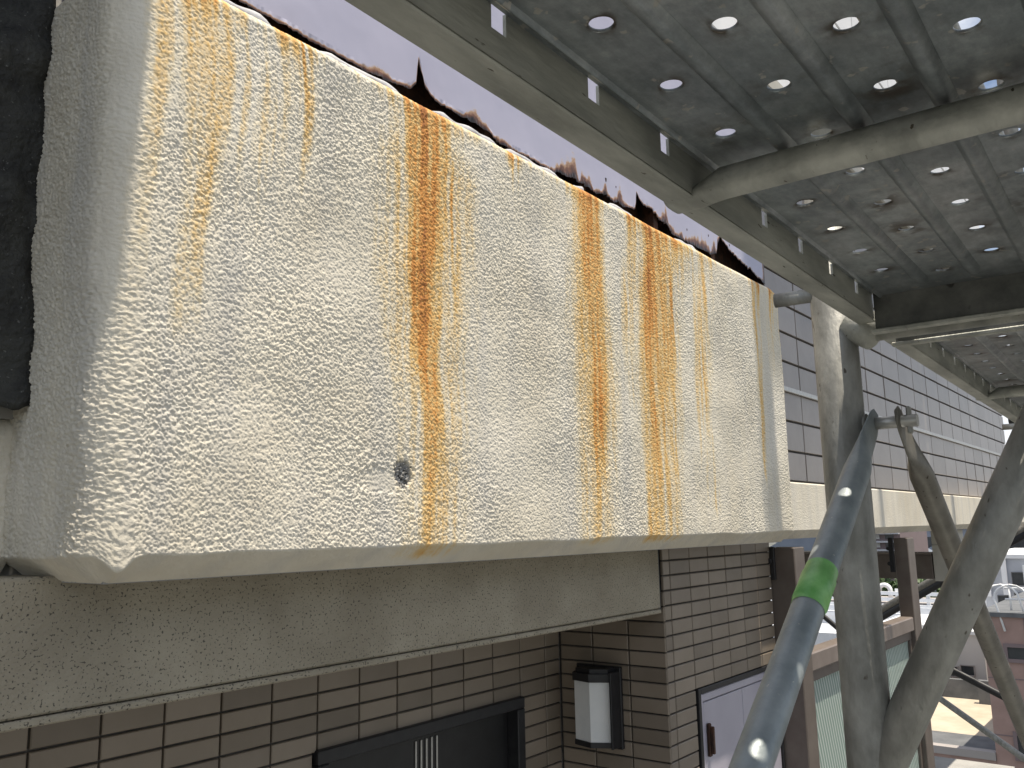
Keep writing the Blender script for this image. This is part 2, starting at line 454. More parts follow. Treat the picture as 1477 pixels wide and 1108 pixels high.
# ------------------------------------------------------------------ ground
GZ = -14.0
mb = MB(); mb.quad([(-400, -900, GZ), (2000, -900, GZ), (2000, 1500, GZ), (-400, 1500, GZ)])
tag(mb.build('ground', MAT['earth']), kind='structure', label='city ground far below the building')

mb = MB(); mb.quad([(-60, -14, GZ+0.004), (24, -14, GZ+0.004), (24, 1.2, GZ+0.004), (-60, 1.2, GZ+0.004)])
tag(mb.build('street', MAT['asphalt']), kind='structure', label='asphalt street at the foot of the building, added unseen to cut bounced light')  # dark plane out of view, added to dim bounce light under the parapet

# ------------------------------------------------------------------ 1. stained stucco parapet
def lowpass(shape, step, sig):
    n = RNG.standard_normal(shape)
    f = np.fft.rfft2(n)
    kx = np.fft.fftfreq(shape[0], step)[:, None]; ky = np.fft.rfftfreq(shape[1], step)[None, :]
    f *= np.exp(-2*(math.pi**2)*(sig**2)*(kx**2 + ky**2))
    a = np.fft.irfft2(f, s=shape)
    return a / a.std()

def bilin(a, x, y):
    x = np.clip(x, 0, a.shape[0]-1.001); y = np.clip(y, 0, a.shape[1]-1.001)
    i = x.astype(int); j = y.astype(int); fx = x-i; fy = y-j
    return a[i,j]*(1-fx)*(1-fy) + a[i+1,j]*fx*(1-fy) + a[i,j+1]*(1-fx)*fy + a[i+1,j+1]*fx*fy

FY = 1.305                      # front face
RC = 0.07                       # corner radius
XL, XR, YB = 0.632, 3.575, 1.62
def stucco_block():
    # plan curve
    pl = []                                            # (x, y, nx, ny, s)
    s = 0.0
    L1 = YB - (FY + RC)
    for t in np.arange(0, L1, 0.0020):
        pl.append((XL, YB - t, -1, 0, s + t))
    s += L1
    for k in range(34):
        a = math.pi/2*k/34
        pl.append((XL + RC - RC*math.cos(a), FY + RC - RC*math.sin(a), -math.cos(a), -math.sin(a), s + RC*a))
    s += RC*math.pi/2
    s_front = s
    x = XL + RC
    while x < XR - RC:
        pl.append((x, FY, 0, -1, s + x - XL - RC))
        x += 0.0015 + 0.0017*(x - XL)/(XR - XL)
    s += XR - XL - 2*RC
    for k in range(17):
        a = math.pi/2*k/16
        pl.append((XR - RC + RC*math.sin(a), FY + RC - RC*math.cos(a), math.sin(a), -math.cos(a), s + RC*a))
    s += RC*math.pi/2
    for t in np.arange(0.02, L1, 0.02):
        pl.append((XR, FY + RC + t, 1, 0, s + t))
    s += L1
    pl = np.array(pl)
    # profile (inset, z)
    pr = []
    for k in range(14):
        a = math.pi/2*k/14
        pr.append((0.03 - 0.03*math.sin(a), 0.966 + 0.024*math.cos(a)))
    for z in np.arange(0.966, -0.0299, -0.0017):
        pr.append((0.0, z))
    for k in range(1, 25):
        t = k/24
        pr.append((0.055*t, -0.03 - 0.042*t))
    pr = np.array(pr)
    st = 0.0012
    H = (int(s/st)+8, int(1.12/st)+8)
    n1 = lowpass(H, st, 0.00098); n2 = lowpass(H, st, 0.0018); n3 = lowpass(H, st, 0.05)
    blob = np.tanh(1.3*(0.95*n1 + 0.4*n2 + 0.35))
    mod = np.clip(1.08 + 0.2*lowpass(H, st, 0.06), 0.75, 1.5)
    hf = (0.00064*blob + 0.00028*n1)*mod + 0.0011*n3
    S = pl[:, 4][:, None] + 0*pr[:, 1][None, :]
    Z = 0*pl[:, 4][:, None] + pr[:, 1][None, :]
    X = pl[:, 0][:, None] + 0*Z
    h = bilin(hf, S/st, (Z + 0.08)/st)
    # calmer texture on the chamfer underneath and on the end face
    h *= np.where(Z < -0.031, 0.6, 1.0)*np.where(S < s_front - 0.08, 1.7, 1.0)
    # hairline crack near the left corner
    cz = 0.405 + 0.006*np.sin(S*40) - 0.05*(S - 0.2) + 0.012*np.sin(S*13+1)
    h -= 0.0010*np.exp(-((Z - cz)/0.0016)**2)*np.clip((0.62 - S)/0.1, 0, 1)*np.clip((S - 0.12)/0.05, 0, 1)
    # broken-out anchor
    dx = (X - 1.289); dz = (Z - 0.119)
    fr = (S > s_front).astype(float)
    wob = 1 + 0.10*bilin(n2, S/st, (Z + 0.08)/st)
    rr = np.sqrt((dx/1.0)**2 + (dz/1.15)**2)*wob
    crater = fr*np.clip(1 - (rr/0.027)**4, 0, 1)
    h = h*(1 - 0.2*crater) - 0.009*crater + 0.004*crater*bilin(n1, S/st, (Z + 0.08)/st)
    el = np.sqrt(((X - 1.225)/0.075)**2 + ((Z - 0.103)/0.030)**2)*(1 + 0.12*bilin(n2, S/st, (Z + 0.08)/st))
    patch = fr*np.clip(1.6 - 1.6*el, 0, 1)
    h = h*(1 - 0.6*patch) - 0.0016*np.clip(patch*3, 0, 1)*(1 - crater)
    inset = pr[:, 0][None, :]
    # plaster hangs lower at the left corner, arris is soft at the right top
    hang = np.exp(-((S - (s_front - 0.02))/0.022)**2)
    zz = Z - 0.026*hang*np.clip((0.03 - Z)/0.06, 0, 1)*np.clip((Z + 0.072)/0.042, 0, 1)
    drop = np.clip((X - 3.44)/0.13, 0, 1)**2*0.035
    zz = zz - drop*np.clip((Z - 0.90)/0.07, 0, 1)
    # lumpy lower arris
    zz = zz + 0.0012*bilin(n3, S/st, 0*Z + 20)*np.exp(-((Z + 0.03)/0.02)**2)
    nx = pl[:, 2][:, None]; ny = pl[:, 3][:, None]
    PX = X + nx*(h - inset); PY = pl[:, 1][:, None] + ny*(h - inset)
    # ---- rust stains, in wall coordinates
    rust = np.zeros_like(X)
    # fine vertical runnels
    g = 0.7*lowpass((int(3.2/0.002), 40), 0.002, 0.0024) + 0.7*lowpass((int(3.2/0.002), 40), 0.002, 0.006)
    g = (g + np.roll(g, 1, 1) + np.roll(g, 2, 1) + np.roll(g, 3, 1) + np.roll(g, 4, 1))/5
    g /= g.std()
    wb = lowpass((60, 560), 0.02, 0.05)
    XX = np.where(fr > 0, X, XL + (S - s_front)*1.0 + RC)
    warp = 0.0035*bilin(wb, (XX - 0.3)/0.05, (Z + 0.08)/0.02 + 20) 
    run = bilin(g, (XX + warp - 0.5)/0.002, (Z + 0.08)/0.03)
    spot = bilin(n2, S/st, (Z + 0.08)/st)
    def streak(path, wid, amp, run_amt=0.35, end_soft=0.10, side=0.0):
        p = np.array(path); o = np.argsort(p[:, 1])
        zc = p[o, 1]; xc = p[o, 0]
        cx = np.interp(Z, zc, xc)
        ks = np.linspace(0.98, zc[0], len(wid))[::-1]
        w = np.interp(Z, ks, wid[::-1]); a = np.interp(Z, ks, amp[::-1])
        fade = np.clip((Z - zc[0])/end_soft + 0.5, 0, 1)
        d = (XX + warp - cx)/w
        d = np.where(d > 0, d*(1 - side), d*(1 + side))
        return a*fade*np.exp(-np.abs(d)**2.4)*np.clip(1 + run_amt*run, 0.1, 2)*(1 + 0.12*spot)
    A = [(1.354,0.964),(1.354,0.895),(1.367,0.73),(1.349,0.561),(1.359,0.404),(1.381,0.25),(1.38,0.097),(1.373,-0.06)]
    B = [(2.035,0.947),(2.04,0.715),(2.056,0.512),(2.069,0.312),(2.038,0.115),(2.047,-0.05)]
    Cc = [(2.452,0.951),(2.401,0.75),(2.393,0.565),(2.395,0.342),(2.374,0.124),(2.361,-0.05)]
    R = np.maximum
    rust = R(rust, streak(A, [0.055,0.080,0.076,0.064,0.058,0.052,0.05,0.056], [0.72,0.78,0.76,0.70,0.62,0.50,0.40,0.34], 0.16, 0.02))
    rust = R(rust, streak([(p[0]+0.01, p[1]) for p in A], [0.10,0.18,0.175,0.17,0.165,0.15,0.13,0.12], [0.26,0.36,0.36,0.34,0.32,0.30,0.28,0.24], 0.18, 0.02))
    rust = R(rust, streak([(1.421,0.955),(1.455,0.756),(1.454,0.585),(1.439,0.319)], [0.020,0.026,0.026,0.024], [0.36,0.46,0.38,0.22], 0.3))
    rust = R(rust, streak([(1.282,0.953),(1.283,0.787),(1.305,0.663),(1.327,0.43)], [0.030,0.030,0.028,0.024], [0.38,0.38,0.30,0.18], 0.3))
    rust = R(rust, streak(B, [0.070,0.070,0.066,0.058,0.06,0.064], [0.60,0.66,0.58,0.56,0.38,0.30], 0.16, 0.02, 0.2))
    rust = R(rust, streak(B, [0.10,0.12,0.14,0.135,0.12,0.11], [0.28,0.34,0.37,0.35,0.30,0.24], 0.18, 0.02))
    rust = R(rust, streak(Cc, [0.10,0.082,0.078,0.076,0.074,0.076], [0.60,0.64,0.57,0.50,0.43,0.37], 0.18, 0.02))
    rust = R(rust, streak([(p[0]+0.05, p[1]) for p in Cc], [0.22,0.18,0.16,0.15,0.15,0.15], [0.40,0.43,0.39,0.36,0.33,0.28], 0.22, 0.02))
    rust = R(rust, streak([(2.303,0.946),(2.25,0.652),(2.265,0.33)], [0.06,0.05,0.045], [0.36,0.28,0.12], 0.3))
    rust = R(rust, streak([(2.575,0.958),(2.526,0.586),(2.511,0.128)], [0.045,0.04,0.04], [0.54,0.46,0.32], 0.3))
    rust = R(rust, streak([(2.798,0.963),(2.789,0.754),(2.742,0.373),(2.805,0.017)], [0.10,0.08,0.07,0.075], [0.34,0.32,0.25,0.18], 0.35))
    rust = R(rust, streak([(3.28,0.977),(3.272,0.759),(3.271,0.422),(3.259,0.148)], [0.04,0.035,0.03,0.03], [0.46,0.34,0.28,0.16], 0.4))
    rust = R(rust, streak([(3.436,0.951),(3.421,0.784),(3.401,0.548)], [0.06,0.06,0.05], [0.36,0.24,0.08], 0.4))
    rust = R(rust, streak([(3.53,0.951),(3.53,0.6),(3.53,0.2)], [0.03,0.02,0.02], [0.34,0.26,0.12], 0.4))
    rust = R(rust, streak([(0.70,0.96),(0.697,0.807),(0.69,0.653),(0.684,0.495),(0.676,0.319),(0.654,0.227),(0.645,0.098)], [0.045,0.042,0.036,0.032,0.028,0.024,0.024], [0.26,0.26,0.23,0.20,0.17,0.13,0.11], 0.2))
    rust = R(rust, streak([(0.845,0.975),(0.826,0.839),(0.821,0.729),(0.794,0.563),(0.782,0.398),(0.778,0.289)], [0.034,0.026,0.026,0.042,0.042,0.034], [0.33,0.32,0.28,0.24,0.21,0.13], 0.2))
    rust = R(rust, streak([(0.765,0.975),(0.769,0.814),(0.789,0.664),(0.79,0.5)], [0.06,0.05,0.045,0.045], [0.33,0.28,0.22,0.15], 0.25))
    rust = R(rust, streak([(1.009,0.975),(1.018,0.773),(1.02,0.6)], [0.022,0.02,0.02], [0.34,0.2,0.05], 0.6))
    rust = R(rust, streak([(1.70,0.975),(1.71,0.85),(1.71,0.7)], [0.03,0.03,0.03], [0.24,0.12,0.03], 0.6))
    rust = R(rust, streak([(0.9,0.97),(0.88,0.7),(0.87,0.45)], [0.16,0.16,0.14], [0.14,0.13,0.05], 0.5))
    # rusty rim right under the steel
    rim = np.clip((Z - 0.925)/0.05, 0, 1)*(0.16 + 0.10*run)
    rust = np.clip(rust + np.clip(rim, 0, 0.4), 0, 1)
    bare = np.clip(crater*1.4, 0, 1)
    nu, nv = X.shape
    V = np.empty((nu*nv, 3), dtype=np.float32)
    V[:, 0] = PX.ravel(); V[:, 1] = PY.ravel(); V[:, 2] = zz.ravel()
    i = np.arange(nu-1)[:, None]; j = np.arange(nv-1)[None, :]
    q = np.stack([i*nv + j, i*nv + j+1, (i+1)*nv + j+1, (i+1)*nv + j], -1).reshape(-1, 4).astype(np.int32)
    me = bpy.data.meshes.new('stucco_skin')
    me.vertices.add(len(V)); me.vertices.foreach_set('co', (V - np.array([XL, FY, -0.072], dtype=np.float32)).ravel())
    me.loops.add(q.size); me.loops.foreach_set('vertex_index', q.ravel())
    me.polygons.add(len(q))
    me.polygons.foreach_set('loop_start', np.arange(0, q.size, 4, dtype=np.int32))
    me.polygons.foreach_set('use_smooth', np.ones(len(q), dtype=bool))
    for nm, arr in (('rust', rust), ('bare', bare)):
        a = me.attributes.new(nm, 'FLOAT', 'POINT'); a.data.foreach_set('value', arr.ravel().astype(np.float32))
    me.materials.append(MAT['stucco'])
    me.update(calc_edges=True); me.validate()
    return me

par = thing('stucco_parapet', 'cream rough stucco parapet block streaked with orange rust below the lilac steel', 'parapet', (XL, FY, -0.072))
sk = bpy.data.objects.new('stucco_skin', stucco_block()); COL.objects.link(sk); sk.parent = par
mb = MB(); mb.box(XL+0.062, XR-0.062, FY+0.062, YB-0.005, -0.060, 0.972); mb.box(XL+0.055, XR-0.055, FY+0.0555, YB-0.01, -0.0732, -0.0605)
mb.build('core', MAT['concrete'], par)
# the bead of sealant along the top, in the lengths that survive
for (x0, x1) in ((0.70, 0.95), (1.06, 1.315), (1.405, 1.655), (1.675, 1.94), (2.00, 2.06), (2.19, 2.36), (2.62, 2.80)):
    mb = MB(); n = int((x1-x0)/0.012)+2
    pts = []; rad = []
    for k in range(n):
        t = k/(n-1); x = x0 + (x1-x0)*t
        pts.append((x, FY+0.024+0.002*math.sin(x*60), 0.990+0.002*math.sin(x*37)))
        e = min(1, 6*t+0.25, 6*(1-t)+0.25)
        rad.append((0.008*e*(1+0.15*math.sin(x*90)), 0.011*e*(1+0.2*math.sin(x*71))))
    mb.tube(pts, rad, 10)
    mb.build('sealant_bead', MAT['sealant'], par)

# ------------------------------------------------------------------ 2. lilac steel fascia, rusted through along its foot
PY0 = 1.335
edge = [(0.60,1.022),(0.873,1.023),(1.105,1.021),(1.206,1.019),(1.269,1.023),(1.339,1.026),(1.35,1.038),(1.357,1.046),(1.364,1.11),(1.369,1.108),(1.383,1.057),(1.409,1.034),(1.476,1.03),(1.566,1.032),(1.621,1.028),(1.646,1.017),(1.669,1.013),(1.781,1.015),(1.871,1.013),(1.922,1.007),(1.933,1.016),(1.951,1.020),(1.972,1.013),(2.001,1.018),(2.016,1.024),(2.038,1.018),(2.075,1.020),(2.105,1.016),(2.135,1.012),(2.167,1.019),(2.191,1.024),(2.215,1.022),(2.244,1.012),(2.274,1.026),(2.294,1.016),(2.376,1.029),(2.383,1.053),(2.391,1.092),(2.41,1.072),(2.441,1.061),(2.465,1.063),(2.493,1.064),(2.521,1.047),(2.554,1.037),(2.589,1.039),(2.617,1.019),(2.642,1.013),(2.743,1.011),(2.884,1.015),(2.943,1.016),(2.995,1.030),(3.006,1.07),(3.035,1.106),(3.077,1.091),(3.113,1.075),(3.164,1.064),(3.216,1.054),(3.263,1.047),(3.297,1.037),(3.316,1.048),(3.346,1.034),(3.388,1.025),(3.431,1.017),(3.47,1.010)]
ex = np.array([e[0] for e in edge]); ez = np.array([e[1] for e in edge])
fas = thing('steel_fascia', 'lilac painted steel fascia above the stucco parapet, rusted through along its bottom edge', 'fascia', (0.6, PY0, 1.0))
xs = np.arange(0.7165, 3.4701, 0.0025)
jit = lowpass((len(xs), 8), 0.0025, 0.003)[:, 0]
zb = np.interp(xs, ex, ez) + np.where(xs < 1.9, 0.0003, 0.0008)*jit - 0.009*np.clip((1.34-xs)/0.06, 0, 1) - 0.005*((xs > 1.42) & (xs < 1.9))
patch = np.zeros_like(xs)
for c, w, a in ((1.25,0.06,0.25),(1.58,0.05,0.35),(1.68,0.03,0.2),(2.03,0.085,1.0),(2.28,0.03,0.6),(2.20,0.02,0.5),(2.60,0.05,0.7),(2.72,0.05,0.45),(2.86,0.09,0.75),(2.98,0.04,0.8),(3.46,0.02,0.6)):
    patch = np.maximum(patch, a*np.exp(-((xs-c)/w)**2))
offs = [0,0.003,0.006,0.010,0.015,0.021,0.028,0.036,0.046,0.060,0.08,0.11]
fv = []; fa = []
hn = lowpass((len(xs), 8), 0.0025, 0.006)[:, 1]
for i, x in enumerate(xs):
    curl = 0.0015*jit[i]
    reach = 0.0065 + 0.046*patch[i]*(1 + 0.4*hn[i])
    for k, o in enumerate(offs):
        y = PY0 - curl*max(0, 1-o/0.015)
        fv.append((x, y, zb[i]+o))
        r = 1.05*math.exp(-(o/max(reach, 0.003))**1.4)
        if x > 3.44: r = max(r, min(1, (x-3.44)/0.02)*0.85)
        fa.append(r)
    fv.append((x, PY0, 1.25)); fa.append(0.0 if x < 3.45 else 0.5)
    fv.append((x, PY0, 1.95)); fa.append(0.0)
m_ = len(offs)+2
mb = MB(); mb.v = fv
for i in range(len(xs)-1):
    for k in range(m_-1):
        mb.f.append((i*m_+k, (i+1)*m_+k, (i+1)*m_+k+1, i*m_+k+1)); mb.sm.append(False)
pan = mb.build('panel', MAT['lilac'], fas, attr={'rust': fa})
sd = pan.modifiers.new('thickness', 'SOLIDIFY'); sd.thickness = 0.0014; sd.offset = 1
mb = MB(); mb.box(0.7165, 3.462, 1.405, 1.43, 0.979, 1.90); mb.build('backing_plate', MAT['rust'], fas)
mb = MB(); mb.box(0.7165, 3.462, 1.343, 1.404, 0.979, 0.996)
for x in np.arange(0.72, 3.4, 0.45): mb.box(x, x+0.03, 1.345, 1.404, 0.9965, 1.30)
mb.build('rusted_angle', MAT['rust'], fas)
mb = MB(); mb.box(3.4635, 3.470, 1.339, 1.43, 0.985, 1.95); mb.build('end_plate', MAT['rust'], fas)
mb = MB(); mb.box(0.7165, 3.48, 1.32, 1.62, 1.952, 1.99); mb.build('coping', MAT['offwhite'], fas)
for (x, z, r) in ((2.20,1.075,0.006),(2.26,1.07,0.003),(2.93,1.085,0.004),(3.12,1.095,0.004),(2.75,1.06,0.004)):
    pts = []
    mb = MB()
    mb.prism([(x + r*(1+0.4*math.sin(3*a))*math.cos(a)*0.6, z + r*(1+0.3*math.cos(2*a))*math.sin(a)*1.5) for a in np.linspace(0, 2*math.pi, 11)[:-1]], 'y', PY0-0.0022, PY0-0.0004)
    mb.build('rust_blister', MAT['rust'], fas)

# ------------------------------------------------------------------ 3. lintel
lin = thing('concrete_lintel', 'long grey speckled concrete lintel in shade under the stucco parapet', 'lintel', (-0.8, 1.5, -0.295))
mb = MB(); mb.cbox(-0.8, 2.728, 1.5, 1.64, -0.281, -0.062, 0.004); mb.build('beam_face', MAT['lintel'], lin)
mb = MB(); mb.cbox(-0.8, 2.728, 1.497, 1.64, -0.297, -0.2835, 0.003); mb.build('drip_edge', MAT['lintel'], lin)
mb = MB(); mb.box(2.7285, 2.744, 1.508, 1.64, -0.297, -0.062); mb.build('joint_seal', MAT['black_metal'], lin)

# ------------------------------------------------------------------ tiles
TILES = {}
def tile_mesh(w, h, mat, t=0.010, b=0.0022):
    key = (round(w, 4), round(h, 4), mat.name)
    if key in TILES: return TILES[key]
    mb = MB()
    a, c = w/2, h/2
    mb.v = [(-a,0,-c),(a,0,-c),(a,0,c),(-a,0,c), (-a,-t+b,-c),(a,-t+b,-c),(a,-t+b,c),(-a,-t+b,c), (-a+b,-t,-c+b),(a-b,-t,-c+b),(a-b,-t,c-b),(-a+b,-t,c-b)]
    mb.f = [(8,9,10,11)] + [(4+i, 4+(i+1)%4, 8+(i+1)%4, 8+i) for i in range(4)] + [(i, (i+1)%4, 4+(i+1)%4, 4+i) for i in range(4)]
    me = bpy.data.meshes.new('tile'); me.from_pydata(mb.v, [], mb.f); me.materials.append(mat); me.update()
    TILES[key] = me
    return me

def lay(parent, u0, u1, v0, v1, gap, mat, place, rot, jitter=0.0006):
    if u1-u0 < 0.012 or v1-v0 < 0.012: return
    o = bpy.data.objects.new('tile', tile_mesh(u1-u0-gap, v1-v0-gap, mat))
    COL.objects.link(o); o.parent = parent
    w = Vector(place((u0+u1)/2, (v0+v1)/2)) - wloc(parent)
    o.location = w
    o.rotation_euler = (random.gauss(0, 0.004), random.gauss(0, 0.0012), rot + random.gauss(0, 0.004))

RZ = 0.0518
GAP = 0.0055
# entrance wall (at the back of the porch)
EY = 1.96
ent = thing('entrance_wall', 'taupe tiled wall round the black front door at the back of the porch', 'wall', (0.3, EY, -2.0))
mb = MB(); mb.box(-0.4, 1.592, EY, EY+0.12, -2.0, -0.24); mb.box(2.508, 2.752, EY, EY+0.12, -2.0, -0.24); mb.box(1.592, 2.508, EY, EY+0.12, -0.578, -0.24)
mb.build('grout_bed', MAT['grout'], ent)
zt = -0.381 + RZ*2
us = [2.508+0.0] ; 
cols = [1.150 + 0.1505*k for k in range(-7, 11)] + [2.748]
cols = sorted(c for c in cols if c < 2.70) + [2.748]
for r in range(0, 17):
    v1 = zt - r*RZ; v0 = v1 - RZ
    for i in range(len(cols)-1):
        a, b = cols[i], cols[i+1]
        if v1 <= -0.575:
            if a >= 1.585 and b <= 2.51: continue
            if a < 1.588 < b: b = 1.588
            if a < 2.51 < b: a = 2.51
        lay(ent, a, b, max(v0, -2), v1, GAP, MAT['tile'], lambda u, v: (u, EY-0.0005, v), 0.0)
# porch side wall (return)
PX = 2.7525
sid = thing('porch_side_wall', 'dark taupe tiled side wall of the porch carrying the wall lamp', 'wall', (PX, 1.51, -2.0))
mb = MB(); mb.box(PX+0.010, PX+0.12, 1.512, 1.959, -2.0, -0.20); mb.build('grout_bed', MAT['grout'], sid)
ycols = [1.4995, 1.651, 1.804, 1.949]
for r in range(0, 20):
    v1 = -0.2265 - r*RZ; v0 = v1 - RZ
    for i in range(3):
        lay(sid, ycols[i], ycols[i+1], v0, v1, GAP, MAT['tile'], lambda u, v: (PX+0.0095, u, v), -math.pi/2)
# pillar front
pil = thing('tiled_pillar', 'taupe tiled pillar between the porch and the brown railing, with a lilac service door', 'pillar', (PX, 1.5, -2.0))
mb = MB(); mb.box(PX+0.012, 2.966, 1.51, 1.62, -2.0, -0.063); mb.box(2.966, 3.733, 1.51, 1.62, -0.588, -0.063); mb.build('grout_bed', MAT['grout'], pil)
pc = [2.7525, 2.805] + [2.805+0.1547*k for k in range(1, 7)]
for r in range(0, 28):
    v1 = -0.0685 - r*RZ; v0 = v1 - RZ
    for i in range(len(pc)-1):
        a, b = pc[i], min(pc[i+1], 3.733)
        if v1 <= -0.57 and a > 2.90: continue
        lay(pil, a, b, v0, v1, GAP, MAT['tile'], lambda u, v: (u, 1.5095, v), 0.0)
# far upper wall of big tiles
far = thing('tiled_upper_wall', 'mauve grey wall of large tiles in dark joints beyond the stucco parapet', 'wall', (3.585, 1.5, 0.198))
mb = MB(); mb.box(3.585, 10.35, 1.512, 1.70, 0.198, 2.2); mb.build('joint_bed', MAT['grout'], far)
fc = [3.585] + [4.281+0.389*k for k in range(-1, 16)]
fc = [c for c in fc if c < 10.30] + [10.35]
fz = [0.2]+[0.3435+0.1475*k for k in range(0, 13)]
for r in range(len(fz)-1):
    for i in range(len(fc)-1):
        lay(far, fc[i], fc[i+1], fz[r], fz[r+1], 0.011, MAT['tile_far'], lambda u, v: (u, 1.5115, v), 0.0)
mb = MB(); mb.cbox(3.60, 10.34, 1.487, 1.500, 0.632, 0.656, 0.002); mb.build('metal_strip', MAT['silver'], far)
mb = MB(); mb.cbox(3.585, 10.37, 1.46, 1.72, 2.202, 2.30, 0.01); mb.build('coping', MAT['offwhite'], far)

uw = thing('panelled_upper_wall', 'white panelled wall with dark joints high above the fascia, glimpsed through the plank holes', 'wall', (0.6, 1.5, 2.0))
mb = MB(); mb.box(0.6, 10.35, 1.53, 1.75, 2.305, 3.75); mb.box(0.6, 3.583, 1.53, 1.75, 1.992, 2.3045); mb.build('joint_bed', MAT['grout'], uw)
for i in range(11):
    for r, (za, zb2) in enumerate(((2.31, 2.83), (2.85, 3.28), (3.30, 3.74))):
        xa = 0.61 + 0.886*i; mb = MB(); mb.cbox(xa, xa+0.866, 1.512, 1.5295, za, zb2, 0.004); mb.build('wall_panel', MAT['white_paint'], uw)
    if i < 3:
        mb = MB(); mb.cbox(xa, xa+0.866, 1.512, 1.5295, 1.998, 2.295, 0.004); mb.build('wall_panel', MAT['white_paint'], uw)

# stucco band below it
bnd = thing('stucco_band', 'pale stucco band running under the tiled upper wall', 'band', (3.585, 1.46, -0.07))
for (x0, x1) in ((3.585, 8.35), (8.362, 10.35)):
    mb = MB(); mb.prism([(1.385, -0.028), (1.385, 0.176), (1.391, 0.182), (1.70, 0.1965), (1.70, -0.066), (1.43, -0.066)], 'x', x0, x1)
    mb.build('band_face', MAT['stucco_plain'], bnd)
mb = MB(); mb.box(8.351, 8.361, 1.395, 1.69, -0.06, 0.17); mb.build('joint_seal', MAT['grout'], bnd)

# building carcass behind
mb = MB(); mb.box(-1.2, 2.88, 1.645, 2.08, -0.235, 0.974)      # over the porch
mb.box(-1.2, -1.08, 1.64, 2.2, -2.0, -0.236)                   # porch far left
mb.box(-1.2, 10.35, 2.085, 5.0, 0.0, 2.2)
mb.box(3.585, 10.35, 1.705, 2.084, -0.06, 2.19)
tag(mb.build('building_carcass', MAT['concrete']), kind='structure', label='plain concrete storey behind the facade')
mb = MB(); mb.box(-1.2, 8.4, 1.42, 4.2, -2.15, -2.0)
tag(mb.build('gallery_floor', MAT['concrete']), kind='structure', label='concrete gallery floor below the frame')
mb = MB(); mb.box(-1.2, 3.2, 2.085, 4.0, -2.0, -0.001)
tag(mb.build('flat_interior', MAT['concrete']), kind='structure')

# wall to the left of the parapet and the black sheet on it
lw = thing('stucco_side_wall', 'sunlit stucco wall set back at the far left below the black sheet', 'wall', (-0.9, 1.47, -0.07))
def rough_wall():
    mb = MB(); xsn = np.concatenate([[-0.9, 0.2], np.arange(0.42, XL+0.012, 0.0022)])
    prof = [(1.66, 0.206), (1.50, 0.206), (1.475, 0.203), (1.462, 0.196), (1.455, 0.186)] + [(1.452, z) for z in np.arange(0.178, -0.03, -0.0022)] + [(1.452+0.045*t, -0.03-0.042*t) for t in np.linspace(0, 1, 14)] + [(1.66, -0.072)]
    a = lowpass((len(xsn)+4, len(prof)+4), 0.0022, 0.0014); b = lowpass((len(xsn)+4, len(prof)+4), 0.0022, 0.012)
    nv = len(prof)
    for i, x in enumerate(xsn):
        e = max(0, (x - (XL-0.02))/0.02)
        for k, (y, z) in enumerate(prof):
            mb.v.append((x, y + 0.148 - 0.0009*math.tanh(1.3*a[i, k]) - 0.0008*b[i, k], z + 0.003*b[i, 3]*(1 if z > 0.18 else 0)))
    for i in range(len(xsn)-1):
        for k in range(nv-1):
            mb.f.append((i*nv+k, i*nv+k+1, (i+1)*nv+k+1, (i+1)*nv+k)); mb.sm.append(True)
    return mb
rough_wall().build('wall_face', MAT['stucco_plain'], lw)
mb = MB(); mb.box(-0.9, XL+0.03, 1.66, 1.80, -0.070, 0.204); mb.build('wall_core', MAT['concrete'], lw)
mb = MB(); mb.box(-0.9, XL+0.03, 1.605, 1.80, 0.206, 1.3); mb.build('upper_face', MAT['concrete'], lw)
def sheet():
    mb = MB(); nx, nz = 90, 130
    nn = lowpass((nx+1, nz+1), 0.01, 0.012); n2 = lowpass((nx+1, nz+1), 0.01, 0.03)
    for i in range(nx+1):
        x = -0.6 + (XL + 0.602)*(i/nx)**0.7
        foot = 0.185 + 0.035*math.sin(x*23) + 0.010*nn[i, 0]
        for j in range(nz+1):
            t = j/nz; z = foot + (2.25 - foot)*t
            fold = 0.010*n2[i, j] + 0.004*nn[i, j]
            mb.v.append((x + max(0, min(1, (z-1.2)/0.25))*0.075*(i/nx)**2, 1.566 + fold - 0.02*math.exp(-(t/0.03)**2) - 0.6*max(0, z-1.1), z))  # out-of-view top leans out and widens, shaped to shade the parapet end
    for i in range(nx):
        for j in range(nz):
            mb.f.append((i*(nz+1)+j, (i+1)*(nz+1)+j, (i+1)*(nz+1)+j+1, i*(nz+1)+j+1)); mb.sm.append(True)
    return mb
bs_ = sheet().build('bitumen_sheet', MAT['bitumen'], None, (0, 1.58, 0.2))
bs_.data.transform(Matrix.Translation((0, 0, 0)))
m1 = bs_.modifiers.new('thickness', 'SOLIDIFY'); m1.thickness = 0.012; m1.offset = -1
tag(bs_, 'black weathered bitumen sheet hanging at the left edge beside the parapet end', 'sheet')

